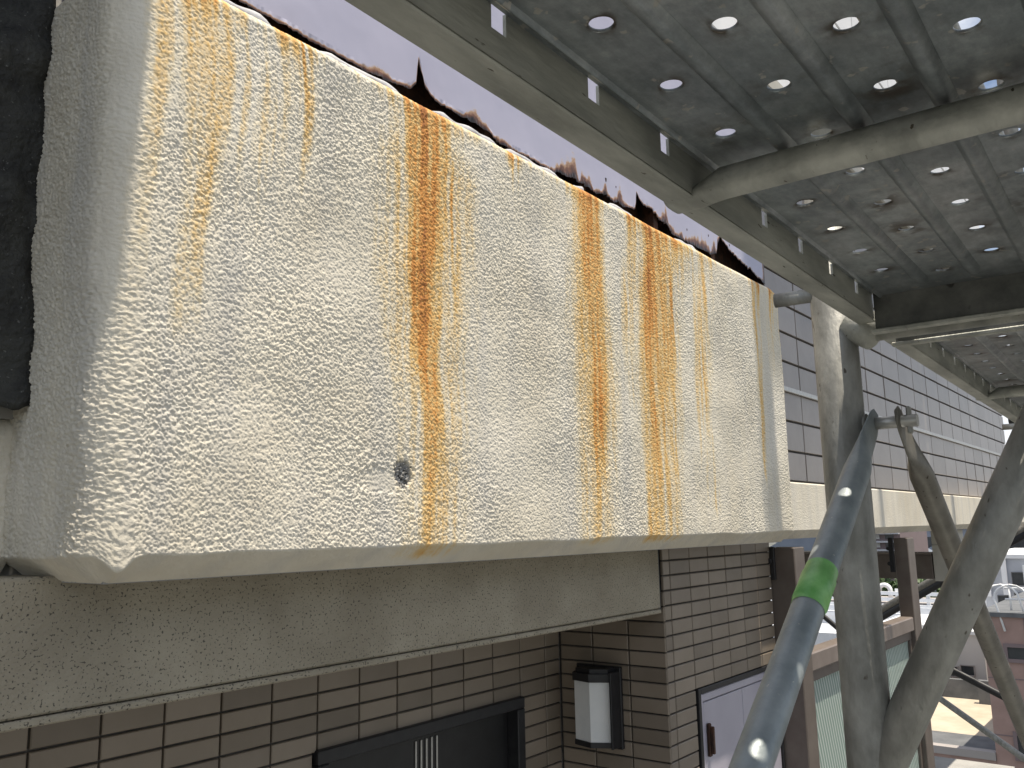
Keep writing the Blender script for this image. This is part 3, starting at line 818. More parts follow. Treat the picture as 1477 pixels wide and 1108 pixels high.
# ------------------------------------------------------------------ doors, lamp
dr = thing('front_door', 'black front door with five thin silver strips in the porch', 'door', (1.585, EY, -2.0))
mb = MB(); mb.cbox(1.592, 2.506, EY-0.028, EY+0.06, -0.618, -0.580, 0.003); mb.cbox(1.592, 1.632, EY-0.028, EY+0.06, -2.0, -0.6185, 0.003); mb.cbox(2.466, 2.506, EY-0.028, EY+0.06, -2.0, -0.6185, 0.003)
mb.build('door_frame', MAT['black_metal'], dr)
mb = MB(); mb.cbox(1.633, 2.465, EY+0.02, EY+0.055, -1.995, -0.619, 0.002); mb.build('door_leaf', MAT['black_door'], dr)
for k in range(5):
    mb = MB(); x = 2.005 + 0.0235*k; mb.cbox(x, x+0.0065, EY+0.015, EY+0.0195, -1.9, -0.640, 0.001); mb.build('inlay_strip', MAT['silver'], dr)
mb = MB(); mb.tube([(1.72, EY-0.03, -1.6), (1.72, EY-0.03, -1.2)], 0.012, 12); mb.build('handle', MAT['silver'], dr)

sd_ = thing('service_door', 'lilac service door with dark frame in the tiled pillar', 'door', (2.97, 1.5, -2.0))
mb = MB(); mb.cbox(2.968, 2.988, 1.494, 1.56, -2.0, -0.586, 0.002); mb.cbox(3.722, 3.734, 1.494, 1.56, -2.0, -0.586, 0.002); mb.cbox(2.9885, 3.7215, 1.494, 1.56, -0.606, -0.586, 0.002)
mb.build('door_frame', MAT['black_metal'], sd_)
mb = MB(); mb.cbox(2.990, 3.012, 1.500, 1.55, -2.0, -0.609, 0.002); mb.cbox(3.0125, 3.7205, 1.500, 1.55, -0.636, -0.609, 0.002); mb.build('door_lining', MAT['lilac_door'], sd_)
mb = MB(); mb.cbox(3.017, 3.36, 1.503, 1.54, -1.99, -0.641, 0.002); mb.build('door_leaf', MAT['lilac_door'], sd_)
mb = MB(); mb.cbox(3.364, 3.718, 1.503, 1.54, -1.99, -0.641, 0.002); mb.build('door_leaf', MAT['lilac_door'], sd_)
mb = MB(); mb.cbox(3.030, 3.050, 1.490, 1.502, -0.83, -0.715, 0.003); mb.cbox(3.034, 3.046, 1.476, 1.4895, -0.82, -0.725, 0.002); mb.build('handle', MAT['rust'], sd_)
mb = MB(); mb.cbox(3.700, 3.722, 1.486, 1.502, -0.80, -0.72, 0.003); mb.build('hinge', MAT['brown'], sd_)

lp = thing('wall_lamp', 'black wall lamp with white faceted glass on the porch side wall', 'lamp', (2.75, 1.74, -0.76))
Lx = 2.7515
mb = MB(); mb.cbox(Lx-0.016, Lx, 1.680, 1.868, -0.772, -0.492, 0.003); mb.build('back_plate', MAT['black_metal'], lp)
hexo = [(Lx-0.0165, 1.690), (Lx-0.062, 1.696), (Lx-0.100, 1.760), (Lx-0.080, 1.842), (Lx-0.0165, 1.862)]
def sc(poly, k, c=(Lx-0.0165, 1.776)):
    return [(c[0] + (x-c[0])*k, c[1] + (y-c[1])*k) for x, y in poly]
mb = MB(); mb.prism(sc(hexo, 1.0), 'z', -0.540, -0.512); mb.prism(sc(hexo, 0.86), 'z', -0.5118, -0.497); mb.build('cap', MAT['black_metal'], lp)
mb = MB(); mb.prism(sc(hexo, 0.93), 'z', -0.742, -0.5402); mb.build('diffuser', MAT['milk'], lp)
mb = MB(); mb.prism(sc(hexo, 0.97), 'z', -0.760, -0.7422); mb.build('base', MAT['black_metal'], lp)
mb = MB(); mb.cbox(Lx-0.080, Lx-0.0168, 1.6805, 1.6885, -0.760, -0.505, 0.002); mb.build('side_plate', MAT['black_metal'], lp)

# ------------------------------------------------------------------ brown railing with figured glass
rl = thing('glass_railing', 'brown aluminium railing with figured glass between two posts beyond the service door', 'railing', (3.735, 1.44, -2.0))
mb = MB(); mb.cbox(3.738, 3.862, 1.392, 1.508, -2.0, -0.102, 0.004); mb.build('post', MAT['brown'], rl)
mb = MB(); mb.cbox(5.612, 5.765, 1.392, 1.472, -2.0, -0.098, 0.004); mb.build('post', MAT['brown'], rl)
mb = MB(); mb.cbox(3.863, 5.611, 1.398, 1.478, -0.640, -0.560, 0.006); mb.build('top_rail', MAT['tan'], rl)
mb = MB(); mb.cbox(3.863, 5.611, 1.418, 1.462, -0.690, -0.6405, 0.003); mb.cbox(3.863, 3.89, 1.420, 1.460, -1.90, -0.6905, 0.003); mb.cbox(5.584, 5.611, 1.420, 1.460, -1.90, -0.6905, 0.003); mb.build('pane_frame', MAT['brown'], rl)
mb = MB(); mb.box(3.8905, 5.5835, 1.436, 1.443, -1.90, -0.6905); mb.build('glass_pane', MAT['glass'], rl)
for (x, z) in ((3.730, -0.16), (5.606, -0.16), (5.606, -0.25)):
    mb = MB(); mb.tube([(x-0.02, 1.50, z), (x+0.01, 1.50, z)], 0.012, 12); mb.build('bracket', MAT['black_metal'], rl)
mb = MB(); mb.cbox(5.594, 5.6118, 1.4725, 1.50, -0.30, -0.095, 0.002); mb.build('mounting_rail', MAT['black_metal'], rl)
mb = MB(); mb.cbox(3.721, 3.7375, 1.478, 1.4975, -0.24, -0.098, 0.002); mb.build('mounting_rail', MAT['black_metal'], rl)

bm = thing('balcony_end_beam', 'olive brown beam across the open end of the gallery', 'beam', (7.5, 2.4, -0.45))
mb = MB(); mb.cbox(7.5, 7.68, 1.69, 3.6, -0.452, -0.262, 0.006); mb.build('beam_face', MAT['brown'], bm)
mb = MB(); mb.cbox(7.49, 7.69, 1.69, 3.6, -0.2615, -0.246, 0.003); mb.build('beam_cap', MAT['tan'], bm)
cl = thing('gallery_column', 'short square off white stub hanging under the stucco band', 'column', (7.6, 1.58, -0.47))
for k in range(2):
    z1 = -0.072 - 0.115*k
    mb = MB(); mb.cbox(7.50, 7.70, 1.488, 1.682, z1-(0.112 if k == 0 else 0.28), z1, 0.003); mb.build('column_block', MAT['offwhite'], cl)

# ------------------------------------------------------------------ scaffold
TH = 0.025
ct, sn = math.cos(TH), math.sin(TH)
def W(p): return (p[0]*ct - p[1]*sn, p[0]*sn + p[1]*ct, p[2])
FX = 1.0; BAY = 1.829
HB, HS = 0.216, 0.242           # deck underside of channels, of sheet
PY_ = 0.2785

def frame(x, ztop, label, first):
    o = W((x, PY_, -1.6))
    t = thing('scaffold_portal', label, 'scaffold', o, 'scaffold portals along the facade')
    mb = MB(); mb.tube([(x, PY_, -1.7), (x, PY_, 0.0), (x, PY_, 0.42)], 0.0243, 28).xf(W).build('post', MAT['galv'], t)
    if ztop > 0.5:
        mb = MB(); mb.tube([(x, PY_, 0.421), (x, PY_, ztop)], 0.0213, 20).xf(W).build('post_extension', MAT['galv'], t)
    mb = MB(); mb.tube([(x, PY_-0.90, -1.7), (x, PY_-0.90, 0.6 if ztop < 3 else ztop)], 0.0243, 20).xf(W).build('post', MAT['galv'], t)
    mb = MB(); mb.tube([(x, PY_-0.02, 0.217), (x, PY_-0.88, 0.217)], 0.0172, 20).xf(W).build('top_tube', MAT['galv_olive'], t)
    a = Vector((x, 0.2755, -0.274)); b = Vector((x, 0.030, 0.206))
    mb = MB(); mb.tube([a, b], 0.0205, 24, ref=(1, 0, 0)).xf(W).build('knee_brace', MAT['galv'], t)
    # brace pin with its lock
    mb = MB(); mb.tube([(x+0.004, PY_-0.022, 0.108), (x+0.004, PY_-0.078, 0.108)], 0.0068, 14, ref=(0, 0, 1)).xf(W)
    pin = mb.build('brace_pin', MAT['silver'], t)
    mb = MB(); mb.tube([(x+0.004, PY_-0.0205, 0.108), (x+0.004, PY_-0.026, 0.108)], 0.012, 16, ref=(0, 0, 1)).xf(W); mb.build('collar', MAT['galv'], pin)
    mb = MB(); mb.cbox(x+0.001, x+0.009, PY_-0.072, PY_-0.067, 0.094, 0.124, 0.0015).xf(W); mb.build('lock_tab', MAT['galv'], pin)
    # spigot pin on the wall side of the post
    mb = MB(); mb.tube([(x-0.01, PY_+0.018, 0.262), (x-0.014, PY_+0.062, 0.262)], 0.0085, 14, ref=(0, 0, 1)).xf(W); mb.build('spigot', MAT['galv'], t)
    mb = MB(); mb.tube([(x+0.022, PY_-0.004, 0.182), (x+0.030, PY_-0.004, 0.182)], 0.0055, 12).xf(W); mb.build('bolt', MAT['rust'], t)
    # welded clamp on top, against the tube
    mb = MB(); mb.tube([(x-0.006, PY_-0.020, 0.224), (x-0.010, PY_-0.046, 0.203)], [(0.020, 0.020), (0.016, 0.017)], 12, ref=(1, 0, 0)).xf(W); mb.build('corner_clamp', MAT['galv_olive'], t)
    return t

frame(FX, 2.3, 'galvanised scaffold frame post with a slanting knee brace right of the stucco parapet', True)
frame(FX+BAY, 0.6, 'galvanised scaffold frame just outside the picture beyond the nearest post', False)
frame(FX+2*BAY, 0.6, 'galvanised scaffold frame farther along the facade outside the picture', False)
frame(FX+3*BAY, 0.6, 'galvanised scaffold frame near the end of the tiled wall outside the picture', False)
frame(FX-BAY, 1.0, 'galvanised scaffold frame behind the viewer', False)

# -- deck plank
P = 0.0755
ROWS = [0.192, 0.1446, 0.0972, 0.0498]
RIBS = [0.2157, 0.1683, 0.1209, 0.0735, 0.0260]
DX0, DX1 = -0.775, 0.968
def deck_sheet():
    mb = MB(); at = []
    R0 = 0.0062
    def V(x, y, z, a):
        mb.v.append((x, y, z)); at.append(a); return len(mb.v)-1
    for j, yc in enumerate(ROWS):
        y1, y0 = RIBS[j], RIBS[j+1]
        hx, hy = P/2, None
        first = 0.337 + 0.038*j
        k0 = math.ceil((DX0 + 0.045 - first)/P); k1 = math.floor((DX1 - 0.045 - first)/P)
        for k in range(k0, k1+1):
            xc = first + k*P
            x0, x1 = xc - P/2, xc + P/2
            per = []
            n = 6
            cs = [(x0, y0), (x1, y0), (x1, y1), (x0, y1)]
            for q in range(4):
                a, b = cs[q], cs[(q+1) % 4]
                for t in range(n): per.append((a[0]+(b[0]-a[0])*t/n, a[1]+(b[1]-a[1])*t/n))
            m = len(per)
            dirty = random.random()
            rings = []
            for (rad, zz, a) in ((R0*0.99, HS+0.0016, 0.5), (R0, HS+0.0006, 0.9), (R0*1.12, HS, 1.0), (R0*1.7, HS, 0.25+0.7*dirty**2), (R0*2.6, HS, 0.6*dirty**2)):
                ring = []
                for (px, py) in per:
                    an = math.atan2((py-yc)/((y1-y0)/2), (px-xc)/(P/2))
                    w_ = 1.0 if rad <= R0*1.12 else 1 + 0.25*math.sin(an*2+dirty*9)
                    ring.append(V(xc + rad*w_*math.cos(an), yc + rad*w_*math.sin(an), zz, a))
                rings.append(ring)
            rings.append([V(px, py, HS, 0.0) for px, py in per])
            for r in range(len(rings)-1):
                for i in range(m):
                    i2 = (i+1) % m
                    mb.f.append((rings[r][i], rings[r][i2], rings[r+1][i2], rings[r+1][i])); mb.sm.append(r < 2)
        for (xa, xb) in ((DX0, first + k0*P - P/2), (first + k1*P + P/2, DX1)):
            i0 = V(xa, y0, HS, 0.1); V(xb, y0, HS, 0.1); V(xb, y1, HS, 0.1); V(xa, y1, HS, 0.1)
            mb.f.append((i0, i0+1, i0+2, i0+3)); mb.sm.append(False)
    return mb, at

def make_deck():
    t = thing('scaffold_plank', '', 'scaffold plank', W((DX0, 0.124, HB)), 'steel scaffold planks')
    mb, at = deck_sheet(); mb.xf(W); mb.build('perforated_sheet', MAT['deck'], t, attr={'stain': at})
    for y in RIBS[1:4]:
        mb = MB(); w = 0.0038; d = 0.0046
        n0 = 0
        prof = [(-w-0.003, 0.0003), (-w, -d*0.8), (-w*0.5, -d), (w*0.5, -d), (w, -d*0.8), (w+0.003, 0.0003)]
        xsn = [DX0+0.03, DX0+0.05, DX1-0.05, DX1-0.03]; sc_ = [0.15, 1, 1, 0.15]
        for x, s_ in zip(xsn, sc_):
            for (a, b) in prof: mb.v.append((x, y + a*(0.5+0.5*s_), HS - 0.0004 + b*s_))
        for i in range(3):
            for q in range(5):
                mb.f.append((i*6+q, (i+1)*6+q, (i+1)*6+q+1, i*6+q+1)); mb.sm.append(True)
        mb.xf(W); mb.build('rib', MAT['deck'], t)
    for side in (0, 1):
        yw, yo, ed = (0.2268, 0.2462, RIBS[0]) if side == 0 else (0.0135, -0.0015, RIBS[-1])
        sg = 1 if side == 0 else -1
        mb = MB()
        a, b = sorted((yw, yo))
        mb.cbox(DX0-0.01, DX1+0.008, a, b, HB, HB+0.0022, 0.0009)                   # flange
        c, d = sorted((yo - sg*0.0022, yo)); mb.box(DX0, DX1, c, d, HB+0.0023, HB+0.009)   # outer lip
        c, d = sorted((yw, yw + sg*0.002)); mb.box(DX0, DX1, c, d, HB+0.0023, HB+0.0175)
        xk = 0.3 - 0.0865*12
        px = DX0
        while xk < DX1:
            if xk > DX0 + 0.02:
                mb.box(px, xk-0.0058, c, d, HB+0.0175, HS+0.004); px = xk+0.0058
            xk += 0.0865
        mb.box(px, DX1, c, d, HB+0.0175, HS+0.004)
        mb.xf(W); ch = mb.build('side_channel', MAT['galv_olive'], t)
        # rolled shoulder between channel and sheet
        mb = MB(); n = 7
        for x in (DX0, DX1):
            for k in range(n):
                u = k/(n-1)
                mb.v.append((x, yw + (ed-yw)*u, HS + 0.0035*math.cos(u*math.pi/2) + (-0.0035 if 0.5 < u < 0.95 else 0)))
        for k in range(n-1): mb.f.append((k, n+k, n+k+1, k+1)); mb.sm.append(True)
        mb.xf(W); mb.build('shoulder', MAT['deck'], t)
    for xb in (0.523, -0.077):
        mb = MB()
        ys = [0.2475, 0.240, 0.228, 0.21, 0.03, 0.012, 0.004]
        for y in ys:
            e = 1.0 if 0.02 < y < 0.225 else (1.25 if 0.008 < y < 0.245 else 1.3)
            lift = 0.0 if 0.02 < y < 0.225 else 0.0
            for k in range(16):
                an = 2*math.pi*k/16
                cx, cz = math.cos(an), math.sin(an)
                X_ = xb + 0.0105*e*math.copysign(abs(cx)**0.7, cx); Z_ = HB + 0.0098 + 0.0100*math.copysign(abs(cz)**0.8, cz) - 0.0005
                if not (0.02 < y < 0.225): Z_ = HB + 0.004 + (Z_-HB-0.004)*0.45 - 0.003
                mb.v.append((X_, y, Z_))
        for i in range(len(ys)-1):
            for k in range(16):
                k2 = (k+1) % 16
                mb.f.append((i*16+k, i*16+k2, (i+1)*16+k2, (i+1)*16+k)); mb.sm.append(True)
        mb.f.append(tuple(range(16))); mb.f.append(tuple(range((len(ys)-1)*16, len(ys)*16))); mb.sm += [False, False]
        mb.xf(W); mb.build('cross_bar', MAT['galv_olive'], t)
    for (xe, sg) in ((DX1, 1), (DX0, -1)):
        mb = MB(); a, b = sorted((xe - sg*0.003, xe)); mb.box(a, b, 0.0165, 0.2255, HB-0.010, HS+0.004)
        mb.xf(W); ep = mb.build('end_plate', MAT['galv_dark'], t)
        mb = MB(); a, b = sorted((xe - sg*0.006, xe+sg*0.004)); mb.cbox(a, b, 0.012, 0.230, HB-0.0150, HB-0.0102, 0.001); mb.xf(W); mb.build('end_lip', MAT['galv_olive'], ep)
        for y in (0.206, 0.036):
            # hook that curls over the frame tube
            mb = MB(); xc = xe + sg*0.031; zc = 0.217
            pts = [(xe - sg*0.002, y, zc+0.030)] + [(xc - sg*0.0235*math.cos(q), y, zc + 0.0235*math.sin(q)) for q in np.linspace(1.0, 3.9, 11)]
            mb.tube(pts, [(0.010, 0.0035)]*len(pts), 10, ref=(0, 1, 0)).xf(W); mb.build('hook', MAT['galv_dark'], t)
    return t

deck = make_deck()
deck['label'] = 'perforated steel scaffold plank overhead nearest the wall, seen from below'
def plank_at(dx, dy, dz, label):
    c = copy_tree(deck)
    v = W((dx, dy, 0))
    c.location = deck.location + Vector((v[0], v[1], dz)); c['label'] = label
    return c
plank_at(0, -0.256, 0, 'second steel scaffold plank overhead at the right edge, outward of the nearest plank')
plank_at(BAY, 0, 0, 'perforated steel scaffold plank of the next bay, beyond the nearest post')
plank_at(BAY, -0.256, 0, 'outer steel scaffold plank of the next bay beyond the nearest post')
plank_at(2*BAY, 0, 0, 'perforated steel scaffold plank two bays off near the end of the tiled wall')
plank_at(2*BAY, -0.256, 0, 'outer steel scaffold plank two bays off')
UPX = 3.40
for i in range(4):
    x = UPX + i*BAY
    nm = ['first', 'second', 'third', 'fourth'][i]
    for q, dy in enumerate((0, -0.256)):
        plank_at(x - DX0 + 0.03, dy, 6.56, nm + [' inner', ' outer'][q] + ' steel plank of the topmost scaffold lift, above the picture')
    for q, y in enumerate((PY_, PY_-0.9)):
        t = thing('scaffold_upright', nm + [' inner', ' outer'][q] + ' tall upright carrying the topmost lift, outside the picture', 'scaffold', W((x, y, -1.7)), 'tall uprights of the topmost lift')
        mb = MB(); mb.tube([(x, y, -1.7), (x, y, 7.3)], 0.0243, 16).xf(W).build('tube', MAT['galv'], t)
        if q == 0:
            mb = MB(); mb.tube([(x, PY_-0.02, 6.777), (x, PY_-0.88, 6.777)], 0.0172, 12).xf(W).build('transom', MAT['galv_olive'], t)
for i in (0, 1, 2):
    for q, dy in enumerate((0, -0.256, -0.512)):
        plank_at(i*BAY - (0 if i else 0), dy, -1.75, ['inner', 'middle', 'outer'][q] + ' steel plank of the working deck below the picture, ' + ['under the viewer', 'next bay', 'third bay'][i])
# guard tubes above the planks overhead
for i in (0, 1):
    for z, zn in ((0.68, 'lower'), (1.05, 'upper')):
        xa, xb_ = FX - BAY*(1-i) + 0.03, FX + BAY*i - 0.03
        t = thing('guard_tube', zn + ' guard tube along the planks overhead, ' + ['nearest bay', 'next bay'][i], 'scaffold', W((xa, PY_-0.04, z)), 'guard tubes above the planks')
        mb = MB(); mb.tube([(xa, PY_-0.036, z), (xb_, PY_-0.036, z)], 0.0136, 12, ref=(0, 0, 1)).xf(W).build('tube', MAT['galv'], t)
        mb = MB(); mb.cbox(xb_-0.03, xb_+0.004, PY_-0.052, PY_-0.0225, z-0.018, z+0.018, 0.003).xf(W).build('clip', MAT['galv_dark'], t)
t = thing('shadow_roll', 'unseen grey roll added by the tall scaffold post to widen its shadow', 'shadow caster', W((UPX, PY_+0.07, 3.0)))  # unseen roll, added to widen the shadow band on the parapet
mb = MB(); mb.tube([(UPX+0.03, PY_+0.085, 3.2), (UPX+0.03, PY_+0.085, 6.6)], 0.06, 14).xf(W).build('roll', MAT['pale_grey'], t)
for z in (3.6, 5.0, 6.2):
    mb = MB(); mb.tube([(UPX+0.03, PY_+0.085, z), (UPX+0.03, PY_+0.085, z+0.04)], 0.066, 14).xf(W).build('tie', MAT['black_metal'], t)

# -- cross braces
def brace(name, label, x0, z0, x1, z1, y0, y1, mat, parts=()):
    a = Vector((x0, y0, z0)); b = Vector((x1, y1, z1)); L = (b-a).length; d = (b-a)/L
    t = thing('cross_brace', label, 'brace', W(a), 'scaffold cross braces')
    pts = []; rad = []
    R = 0.0136
    for s_, ra, rb in ((-0.018, 0.0018, 0.004), (-0.013, 0.0019, 0.012), (0.0, 0.0020, 0.0165), (0.022, 0.0022, 0.0185), (0.045, 0.003, 0.0195), (0.06, 0.006, 0.0185), (0.078, 0.0105, 0.0155), (0.10, R, R), (0.3, R, R), (L*0.5, R, R), (L-0.10, R, R), (L-0.07, 0.008, 0.017), (L-0.04, 0.0025, 0.0195), (L, 0.002, 0.0165), (L+0.014, 0.0018, 0.01)):
        pts.append(a + d*s_); rad.append((ra, rb))
    mb = MB(); mb.tube(pts, rad, 24, ref=(0, 1, 0)).xf(W)
    mb.build('tube', mat, t)
    for (s0, s1) in parts:
        mb = MB(); mb.tube([a+d*s0, a+d*(s0+0.012), a+d*(s0+0.0124), a+d*((s0+s1)/2), a+d*(s1-0.009), a+d*(s1-0.0086), a+d*s1], [R+0.0004, R+0.0005, R+0.0013, R+0.0010, R+0.0014, R+0.0007, R+0.0004], 28, ref=(0, 1, 0), caps=False)
        # loose end of the tape
        e2 = d.cross(Vector((0, 1, 0))).normalized()
        p0 = a+d*(s0+0.006) - e2*0 + Vector((0, R+0.0008, 0)); 
        q0 = [a+d*s0 + Vector((0, R*0.9, 0)) + e2*0.006, a+d*s1 + Vector((0, R*0.9, 0)) + e2*0.006, a+d*s1 + Vector((0, R*0.9+0.004, 0)) + e2*0.010, a+d*s0 + Vector((0, R*0.9+0.003, 0)) + e2*0.010]
        mb.quad(q0)
        mb.xf(W); mb.build('tape', MAT['tape'], t)
    return t
zb_ = 0.108; drop = 1.224
brace('cross_brace', 'bluish galvanised cross brace with green tape, slanting down left from the pin', FX+0.003, zb_, FX-BAY, zb_-drop, 0.2455, 0.2455, MAT['galv_blue'], [(0.268, 0.322)])
brace('cross_brace', 'tarnished cross brace slanting down right from the pin on the nearest post', FX+0.004, zb_, FX+BAY, zb_-drop, 0.2185, 0.2185, MAT['galv_brown'])

# -- scaffold round the end of the building
EX = 12.5
def rod(label, p0, p1, r, mat, ext=(0.0, 0.0)):
    a = Vector(p0); b = Vector(p1); d = (b-a)
    a2 = a - d*ext[0]; b2 = b + d*ext[1]
    t = thing('cross_brace', label, 'brace', a2, 'braces of the scaffold at the far end of the building')
    mb = MB(); dd = (b2-a2).normalized()
    mb.tube([a2, a2+dd*0.05, b2-dd*0.05, b2], [(0.004, r), (r, r), (r, r), (0.004, r)], 12, ref=(1, 0, 0)); mb.build('tube', mat, t)
    return t
def E_(ry, rz, x=EX): return (x, ry*x, rz*x)
rod('upper of the two dark tubes rising right behind the knee brace', E_(0.2817, -0.0944), E_(0.1374, -0.0091), 0.052, MAT['galv_brown'], (0.3, 0.6))
rod('lower of the two dark tubes rising right behind the knee brace', E_(0.2823, -0.1017), E_(0.1379, -0.0145), 0.05, MAT['black_metal'], (0.3, 0.6))
rod('upper thin dark tube falling right beyond the tarnished brace', E_(0.2246, -0.1477, 10.5), E_(0.155, -0.1813, 10.5), 0.038, MAT['black_metal'], (0.6, 0.6))
rod('lower shiny tube falling right in front of the terrace', E_(0.2372, -0.1764, 10.5), E_(0.1749, -0.2193, 10.5), 0.034, MAT['galv'], (0.0, 0.6))
rod('thin dark tube falling right between green tape and nearest post, lower', E_(0.3644, -0.0863, 10.8), E_(0.33, -0.1152, 10.8), 0.03, MAT['black_metal'], (0.3, 1.0))
rod('thin dark tube falling right between green tape and nearest post, upper', E_(0.352, -0.0630, 11.0), E_(0.322, -0.0850, 11.0), 0.034, MAT['black_metal'], (0.3, 1.0))
for k, ry in enumerate((0.3005, 0.1260)):
    t = thing('scaffold_post', ['upright tube of the end scaffold hidden behind the nearest post', 'upright tube of the end scaffold at the right outside the picture'][k], 'scaffold post', (EX+0.1, ry*EX, GZ), 'uprights of the end scaffold')
    mb = MB(); mb.tube([(EX+0.1, ry*EX, GZ), (EX+0.1, ry*EX, 3.0 if k else -0.3)], 0.03, 14); mb.build('tube', MAT['galv_brown'], t)
    mb = MB(); mb.tube([(EX+0.1, ry*EX, GZ), (EX+0.1, ry*EX, GZ+0.04)], 0.09, 14); mb.build('base_plate', MAT['galv_dark'], t)
t = thing('guard_rail_tube', 'dark stub of scaffold tube with a clamp against the sky at the right edge', 'tube', (EX, 0.1336*EX, 0.1*EX))
mb = MB(); mb.tube([(EX, 0.1400*EX, 0.0992*EX), (EX, 0.118*EX, 0.100*EX)], 0.045, 12, ref=(0, 0, 1)); mb.build('tube', MAT['black_metal'], t)
mb = MB(); mb.cbox(EX-0.07, EX+0.07, 0.1290*EX, 0.1345*EX, 0.093*EX, 0.1075*EX, 0.01); mb.build('clamp', MAT['galv_brown'], t)

# ------------------------------------------------------------------ city beyond
def win(parent, x, y0, y1, z0, z1, frame_mat, d=0.12):
    f = MB()
    w = 0.07*(y1-y0)
    f.box(x-0.05, x+0.02, y0, y0+w, z0, z1); f.box(x-0.05, x+0.02, y1-w, y1, z0, z1)
    f.box(x-0.05, x+0.02, y0+w, y1-w, z1-w, z1); f.box(x-0.07, x+0.02, y0+w, y1-w, z0, z0+w)
    o = f.build('window', frame_mat, parent)
    g = MB(); g.box(x-0.015, x+0.02, y0+w, y1-w, z0+w, z1-w); g.build('pane', MAT['dark_glass'], o)
    return o

# red-brown building with the sandy terrace
BX = 29.5
rb = thing('red_brown_building', 'red brown clad building with flat roof and sandy roof terrace below on the right', 'building', (BX, 3, GZ))
top = -0.0960*BX; yl = 0.1842*BX
mb = MB(); mb.box(BX, BX+12, -8, yl, GZ, top); mb.build('upper_block', MAT['brick'], rb)
mb = MB(); mb.box(BX-0.08, BX+12.08, -8.1, yl+0.08, top, top+0.13); rf = mb.build('roof_edge', MAT['slate'], rb)
tz = -0.2345*BX
mb = MB(); mb.box(BX, BX+9.9, yl+0.01, yl+7, GZ, tz); mb.build('lower_block', MAT['brick'], rb)
mb = MB(); mb.box(BX+0.3, BX+9.8, yl+0.02, yl+6.8, tz, tz+0.05); tf = mb.build('terrace_floor', MAT['sand'], rb)
mb = MB(); mb.box(BX-0.06, BX+0.29, yl+0.01, yl+7, tz, tz+0.22); mb.build('terrace_ledge', MAT['far1'], rb)
mb = MB(); mb.box(BX+0.6, BX+2.6, yl+0.2, yl+4.0, tz+0.051, tz+0.08); mb.build('terrace_mat', MAT['slate'], tf)
mb = MB(); mb.box(BX+8.2, BX+8.5, yl+0.05, yl+1.9, tz+0.05, tz+0.9); mb.box(BX+9.0, BX+9.25, yl+1.95, yl+6, tz+0.05, tz+0.75); mb.build('terrace_wall', MAT['slate'], rb)
win(rb, BX, 0.118*BX, 0.1675*BX, -0.1395*BX, -0.1215*BX, MAT['far4'])
win(rb, BX, 0.02*BX, 0.09*BX, -0.1395*BX, -0.1215*BX, MAT['far4'])
for k in range(3):
    win(rb, BX, 0.118*BX - 2.2*k, 0.1675*BX - 2.2*k, -0.232*BX, -0.205*BX, MAT['far4'])
for z in (-4.6, -6.2, -7.8): 
    mb = MB(); mb.box(BX-0.012, BX+0.02, -8, yl, z, z+0.03); mb.build('cladding_joint', MAT['far4'], rb)
for y in (yl-1.1, yl-2.7, yl-4.3):
    mb = MB(); mb.box(BX-0.012, BX+0.02, y, y+0.025, GZ, top); mb.build('cladding_joint', MAT['far4'], rb)
# roof handrail
hr = thing('roof_handrail', 'white tube handrail with a hooped ladder head on the red brown roof', 'handrail', (BX+0.8, 3, top+0.13))
for y in np.arange(-1.0, yl, 1.15):
    mb = MB(); mb.tube([(BX+0.8, y, top+0.13), (BX+0.8, y, top+0.78)], 0.03, 8); mb.build('post', MAT['white_paint'], hr)
for z in (0.78, 0.45):
    mb = MB(); mb.tube([(BX+0.8, -2, top+z), (BX+0.8, yl-0.55, top+z)], 0.035, 8); mb.build('rail', MAT['white_paint'], hr)
for dx in (0.35, 0.75):
    mb = MB(); mb.tube([(BX-0.1, yl-0.1-dx+0.25, top-0.4)]+[(BX+0.2, yl-0.35-dx*0.6+0.45*math.cos(q), top+0.5+0.42*math.sin(q)) for q in np.linspace(0, 3.14, 9)]+[(BX+0.3, yl-0.9-dx*0.6, top-0.0)], 0.03, 8); mb.build('ladder_hoop', MAT['white_paint'], hr)

# pale tiled house behind the terrace
ph = thing('pale_tiled_house', 'pale grey house with small dark windows behind the sandy terrace', 'house', (41, 9, GZ))
mb = MB(); mb.box(41, 47, 0.1925*41-0.3, 0.2450*41+2, GZ, -0.115*41); mb.build('wall', MAT['far3'], ph)
mb = MB(); mb.box(40.9, 47.1, 0.1925*41-0.4, 0.2450*41+2.1, -0.115*41, -0.115*41+0.15); mb.build('roof', MAT['white_paint'], ph)
for (ry, rz) in ((0.2170, -0.1500), (0.2020, -0.1480), (0.2165, -0.1715), (0.2040, -0.1730), (0.232, -0.160)):
    win(ph, 41, ry*41-0.28, ry*41+0.28, rz*41-0.32, rz*41+0.12, MAT['far1'])
mb = MB()
mb.build if False else None
st_ = thing('outside_stair', 'white steel outside stair beside the pale tiled house', 'stair', (39.0, 9.3, -8))
for k in range(6):
    mb = MB(); mb.box(39.0, 39.9, 0.2395*39, 0.2395*39+1.6, -7.2+0.55*k, -7.12+0.55*k); mb.build('tread', MAT['white_paint'], st_)
mb = MB(); mb.tube([(38.9, 0.225*39, -0.178*39), (38.9, 0.262*39, -0.098*39)], 0.05, 8); mb.build('stringer', MAT['white_paint'], st_)
mb = MB(); mb.tube([(38.9, 0.206*39, -0.186*39), (38.9, 0.252*39, -0.105*39)], 0.05, 8); mb.build('stringer', MAT['white_paint'], st_)
for k in range(2):
    mb = MB(); mb.box(39.0, 39.08, 0.2395*39+1.5*k, 0.2395*39+0.08+1.5*k, GZ, -4.2); mb.build('post', MAT['white_paint'], st_)

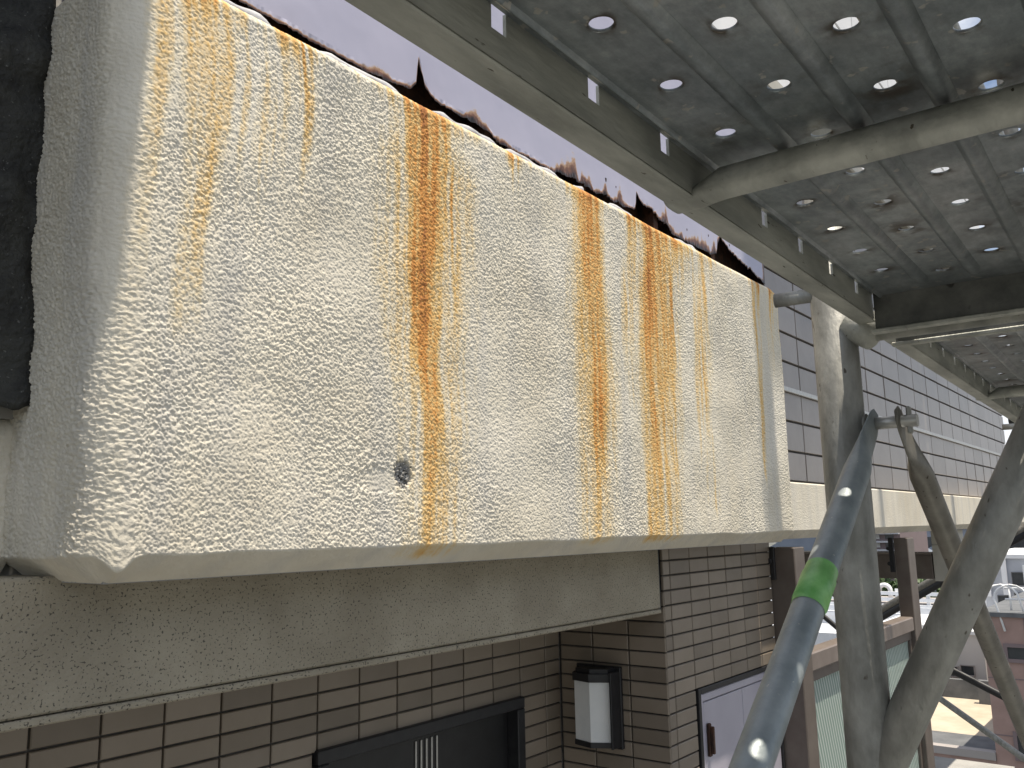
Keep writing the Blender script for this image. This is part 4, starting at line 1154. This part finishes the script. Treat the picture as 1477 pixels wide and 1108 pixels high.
# grey building behind the red-brown one
GX = 45.0
gb = thing('grey_building', 'blue grey building with white drainpipes and small framed windows behind the red brown roof', 'building', (GX, 5, GZ))
gl = 0.1790*GX; gt = -0.0385*GX
mb = MB(); mb.box(GX, GX+10, -10, gl, GZ, gt); mb.build('wall', MAT['pale_grey'], gb)
mb = MB(); mb.box(GX-0.1, GX+10.1, -10, gl+0.1, gt, gt+0.18); mb.build('parapet', MAT['white_paint'], gb)
for ry, z0, z1 in ((0.1690, -0.052, -0.0385), (0.1590, -0.074, -0.0385), (0.1745, -0.076, -0.046), (0.1400, -0.07, -0.045)):
    mb = MB(); mb.box(GX-0.22, GX, ry*GX-0.10, ry*GX+0.10, z0*GX, z1*GX); mb.build('drainpipe', MAT['white_paint'], gb)
for ry, rz in ((0.1765, -0.0575), (0.1475, -0.0585), (0.1470, -0.0785), (0.162, -0.0815), (0.13, -0.058)):
    win(gb, GX, ry*GX-0.26, ry*GX+0.26, rz*GX-0.30, rz*GX+0.30, MAT['slate'])

# viaduct with guard rails
VZ = -6.15
vi = thing('elevated_road', 'elevated road with white guard rails seen between the brown posts', 'road', (53, 15, GZ))
mb = MB(); mb.box(44.5, 62, 10.2, 60, VZ-1.0, VZ); mb.build('road_deck', MAT['pale_grey'], vi)
for x in (44.5, 55.6, 61.6):
    mb = MB(); mb.box(x, x+0.35, 10.2, 60, VZ+0.001, VZ+0.75); mb.build('kerb_wall', MAT['white_paint'], vi)
for y in np.arange(11, 40, 5.0):
    mb = MB(); mb.box(49.2, 49.5, y, y+3, VZ+0.004, VZ+0.008); mb.build('lane_mark', MAT['white_paint'], vi)
for z in (0.95, 1.35):
    mb = MB(); mb.box(61.7, 61.85, 10.2, 60, VZ+z, VZ+z+0.22); mb.build('guard_rail', MAT['white_paint'], vi)
for y in np.arange(10.5, 36, 1.9):
    mb = MB(); mb.box(61.86, 62.0, y, y+0.22, VZ+0.75, VZ+1.75); mb.build('rail_post', MAT['white_paint'], vi)
for z in (0.5, 0.95):
    mb = MB(); mb.box(55.4, 55.55, 10.2, 60, VZ+z, VZ+z+0.2); mb.build('guard_rail', MAT['white_paint'], vi)
for y in (14, 26, 38, 50):
    mb = MB(); mb.tube([(53, y, GZ), (53, y, VZ-1.0)], 0.9, 16); mb.build('pier', MAT['concrete'], vi)
# low roof with gooseneck vents behind the rails
lr = thing('low_white_building', 'low white building behind the elevated road', 'building', (66, 20, GZ))
mb = MB(); mb.box(63.5, 68, 12, 40, GZ, -5.55); mb.build('wall', MAT['far3'], lr)
mb = MB(); mb.box(63.3, 68.2, 11.8, 40.2, -5.55, -5.40); mb.build('roof', MAT['far1'], lr)
vlab = ['leftmost', 'second', 'third', 'fourth', 'rightmost']
for k, ry in enumerate((0.345, 0.3275, 0.292, 0.2825, 0.270)):
    y = ry*65
    t = thing('vent_pipe', vlab[k] + ' of the pinkish white gooseneck vent pipes behind the guard rails', 'vent pipe', (65, y, -5.4), 'gooseneck vents on the low roof')
    pts = [(65, y, -5.4), (65, y, -4.75)] + [(65, y+0.38-0.38*math.cos(q), -4.75+0.38*math.sin(q)) for q in np.linspace(0.3, 2.6, 7)]
    mb = MB(); mb.tube(pts, 0.16, 10, ref=(1, 0, 0)); mb.build('pipe', MAT['white_paint'], t)
    mb = MB(); e = pts[-1]; mb.tube([e, (e[0], e[1]+0.12, e[2]-0.25)], [0.16, 0.26], 10, ref=(1, 0, 0)); mb.build('hood', MAT['far3'], t)

# trees beyond the road
def tree(x, y, h, label):
    t = thing('tree', label, 'tree', (x, y, GZ), 'trees beyond the elevated road')
    mb = MB(); mb.tube([(x, y, GZ), (x+0.1, y, GZ+h*0.45), (x, y+0.1, GZ+h*0.75)], [0.3, 0.22, 0.08], 8)
    for q in range(5):
        a = q*1.3; mb.tube([(x, y, GZ+h*(0.4+0.06*q)), (x+1.6*math.cos(a), y+1.6*math.sin(a), GZ+h*(0.6+0.06*q))], [0.1, 0.03], 6)
    mb.build('trunk', MAT['bark'], t)
    mb = MB()
    for c in range(26):
        a = random.uniform(0, 6.28); rr = h*0.30*math.sqrt(random.random()); zc = GZ + h*random.uniform(0.5, 0.97)
        rr *= 1 - 0.55*max(0, (zc-GZ)/h-0.7)/0.3
        cx, cy = x+rr*math.cos(a), y+rr*math.sin(a)
        for l in range(55):
            v = Vector((random.gauss(0, 0.5), random.gauss(0, 0.5), random.gauss(0, 0.36)))
            n = Vector((random.gauss(0, 1), random.gauss(0, 1), random.gauss(0.6, 1))).normalized()
            e1 = n.orthogonal().normalized()*random.uniform(0.12, 0.24); e2 = n.cross(e1)*0.8
            p = Vector((cx, cy, zc)) + v
            mb.quad([p-e1, p-e2, p+e1, p+e2])
    mb.build('crown', MAT['leaf'], t)
for k, (x, y, h) in enumerate(((71, 0.352*71, 9.8), (73, 0.330*73, 10.0), (72, 0.300*72, 9.6), (75, 0.283*75, 9.9), (72, 0.263*72, 9.3), (74, 0.242*74, 9.6))):
    tree(x, y, h, 'green leafy tree ' + ['leftmost beyond the elevated road', 'second from the left beyond the elevated road', 'third from the left beyond the elevated road', 'fourth from the left beyond the elevated road', 'fifth from the left beyond the elevated road', 'rightmost beyond the elevated road'][k])

# far city
def far_house(x, y, w, d, h, mi, pitched):
    cn = ['light grey', 'taupe', 'slate blue', 'cream', 'dark maroon'][mi]; dn = 'nearer' if x < 150 else ('middle row' if x < 260 else 'farthest')
    t = thing('far_house', '%s %s in the far city, %s' % (cn, 'pitched roof house' if pitched else 'flat roofed block', dn), 'house', (x, y, GZ), 'far city, %s %s, %s' % (cn, 'pitched' if pitched else 'flat', dn))
    mb = MB(); mb.box(x, x+d, y-w/2, y+w/2, GZ, GZ+h); mb.build('wall', MAT['far%d' % mi], t)
    if pitched:
        mb = MB(); mb.prism([(y-w/2-0.4, GZ+h), (y+w/2+0.4, GZ+h), (y, GZ+h+w*0.28)], 'x', x-0.3, x+d+0.3); mb.build('roof', MAT['far_roof'], t)
    else:
        mb = MB(); mb.box(x-0.2, x+d+0.2, y-w/2-0.2, y+w/2+0.2, GZ+h, GZ+h+0.4); mb.build('roof', MAT['far3' if mi != 3 else 'far0'], t)
    n = max(2, int(w/3.2)); fl = max(1, min(4, int(h/3.2)))
    for f_ in range(fl):
        z1 = GZ + h - 0.9 - 3.0*f_
        for k in range(n):
            yy = y - w/2 + w*(k+0.5)/n
            mb = MB(); mb.box(x-0.06, x+0.02, yy-0.75, yy+0.75, z1-1.5, z1); mb.build('window', MAT['dark_glass'], t)
rr = random.Random(5)
for k in range(64):
    x = 95*1.026**k*(1+rr.uniform(-0.03, 0.03)); ry = rr.choice([rr.uniform(0.335, 0.375), rr.uniform(0.25, 0.30), rr.uniform(0.18, 0.21), rr.uniform(0.125, 0.175)])
    zt = -x*rr.uniform(0.006, 0.040)
    h = max(4.5, min(13.5, zt - GZ)) if x < 330 else rr.uniform(6, 13)
    far_house(x, ry*x, rr.uniform(6, 15), rr.uniform(6, 10), h, rr.randrange(5), rr.random() < 0.45)
# nearer blocks seen past the knee brace and under the band
t = thing('balcony_block', 'pale block with dark balconies at the right edge above the grey building', 'building', (78, 11, GZ))
mb = MB(); mb.box(78, 88, 6, 0.1600*78, GZ, 2.2); mb.build('wall', MAT['far3'], t)
for f_ in range(5):
    z = 0.6 - 2.9*f_
    mb = MB(); mb.box(76.9, 78, 6.1, 0.1560*78, z-1.2, z-0.2); b_ = mb.build('balcony', MAT['far1'], t)
    mb = MB(); mb.box(77.93, 77.99, 6.6, 0.1520*78, z-0.1, z+1.2); mb.build('window', MAT['dark_glass'], t)
t = thing('brown_terrace_block', 'brownish block with pale railings seen between the nearest post and the second brown post', 'building', (84, 23, GZ))
mb = MB(); mb.box(84, 94, 0.255*84, 0.300*84, GZ, -0.6); mb.build('wall', MAT['far4'], t)
for f_ in range(4):
    z = -0.95 - 0.75*f_
    mb = MB(); mb.box(83.4, 84, 0.255*84, 0.300*84, z-0.16, z); mb.build('railing', MAT['far0'], t)
    for q in range(3):
        mb = MB(); mb.box(83.93, 83.99, 0.262*84+1.2*q, 0.262*84+0.7+1.2*q, z-0.6, z-0.2); mb.build('window', MAT['far3' if q == 1 else 'dark_glass'], t)
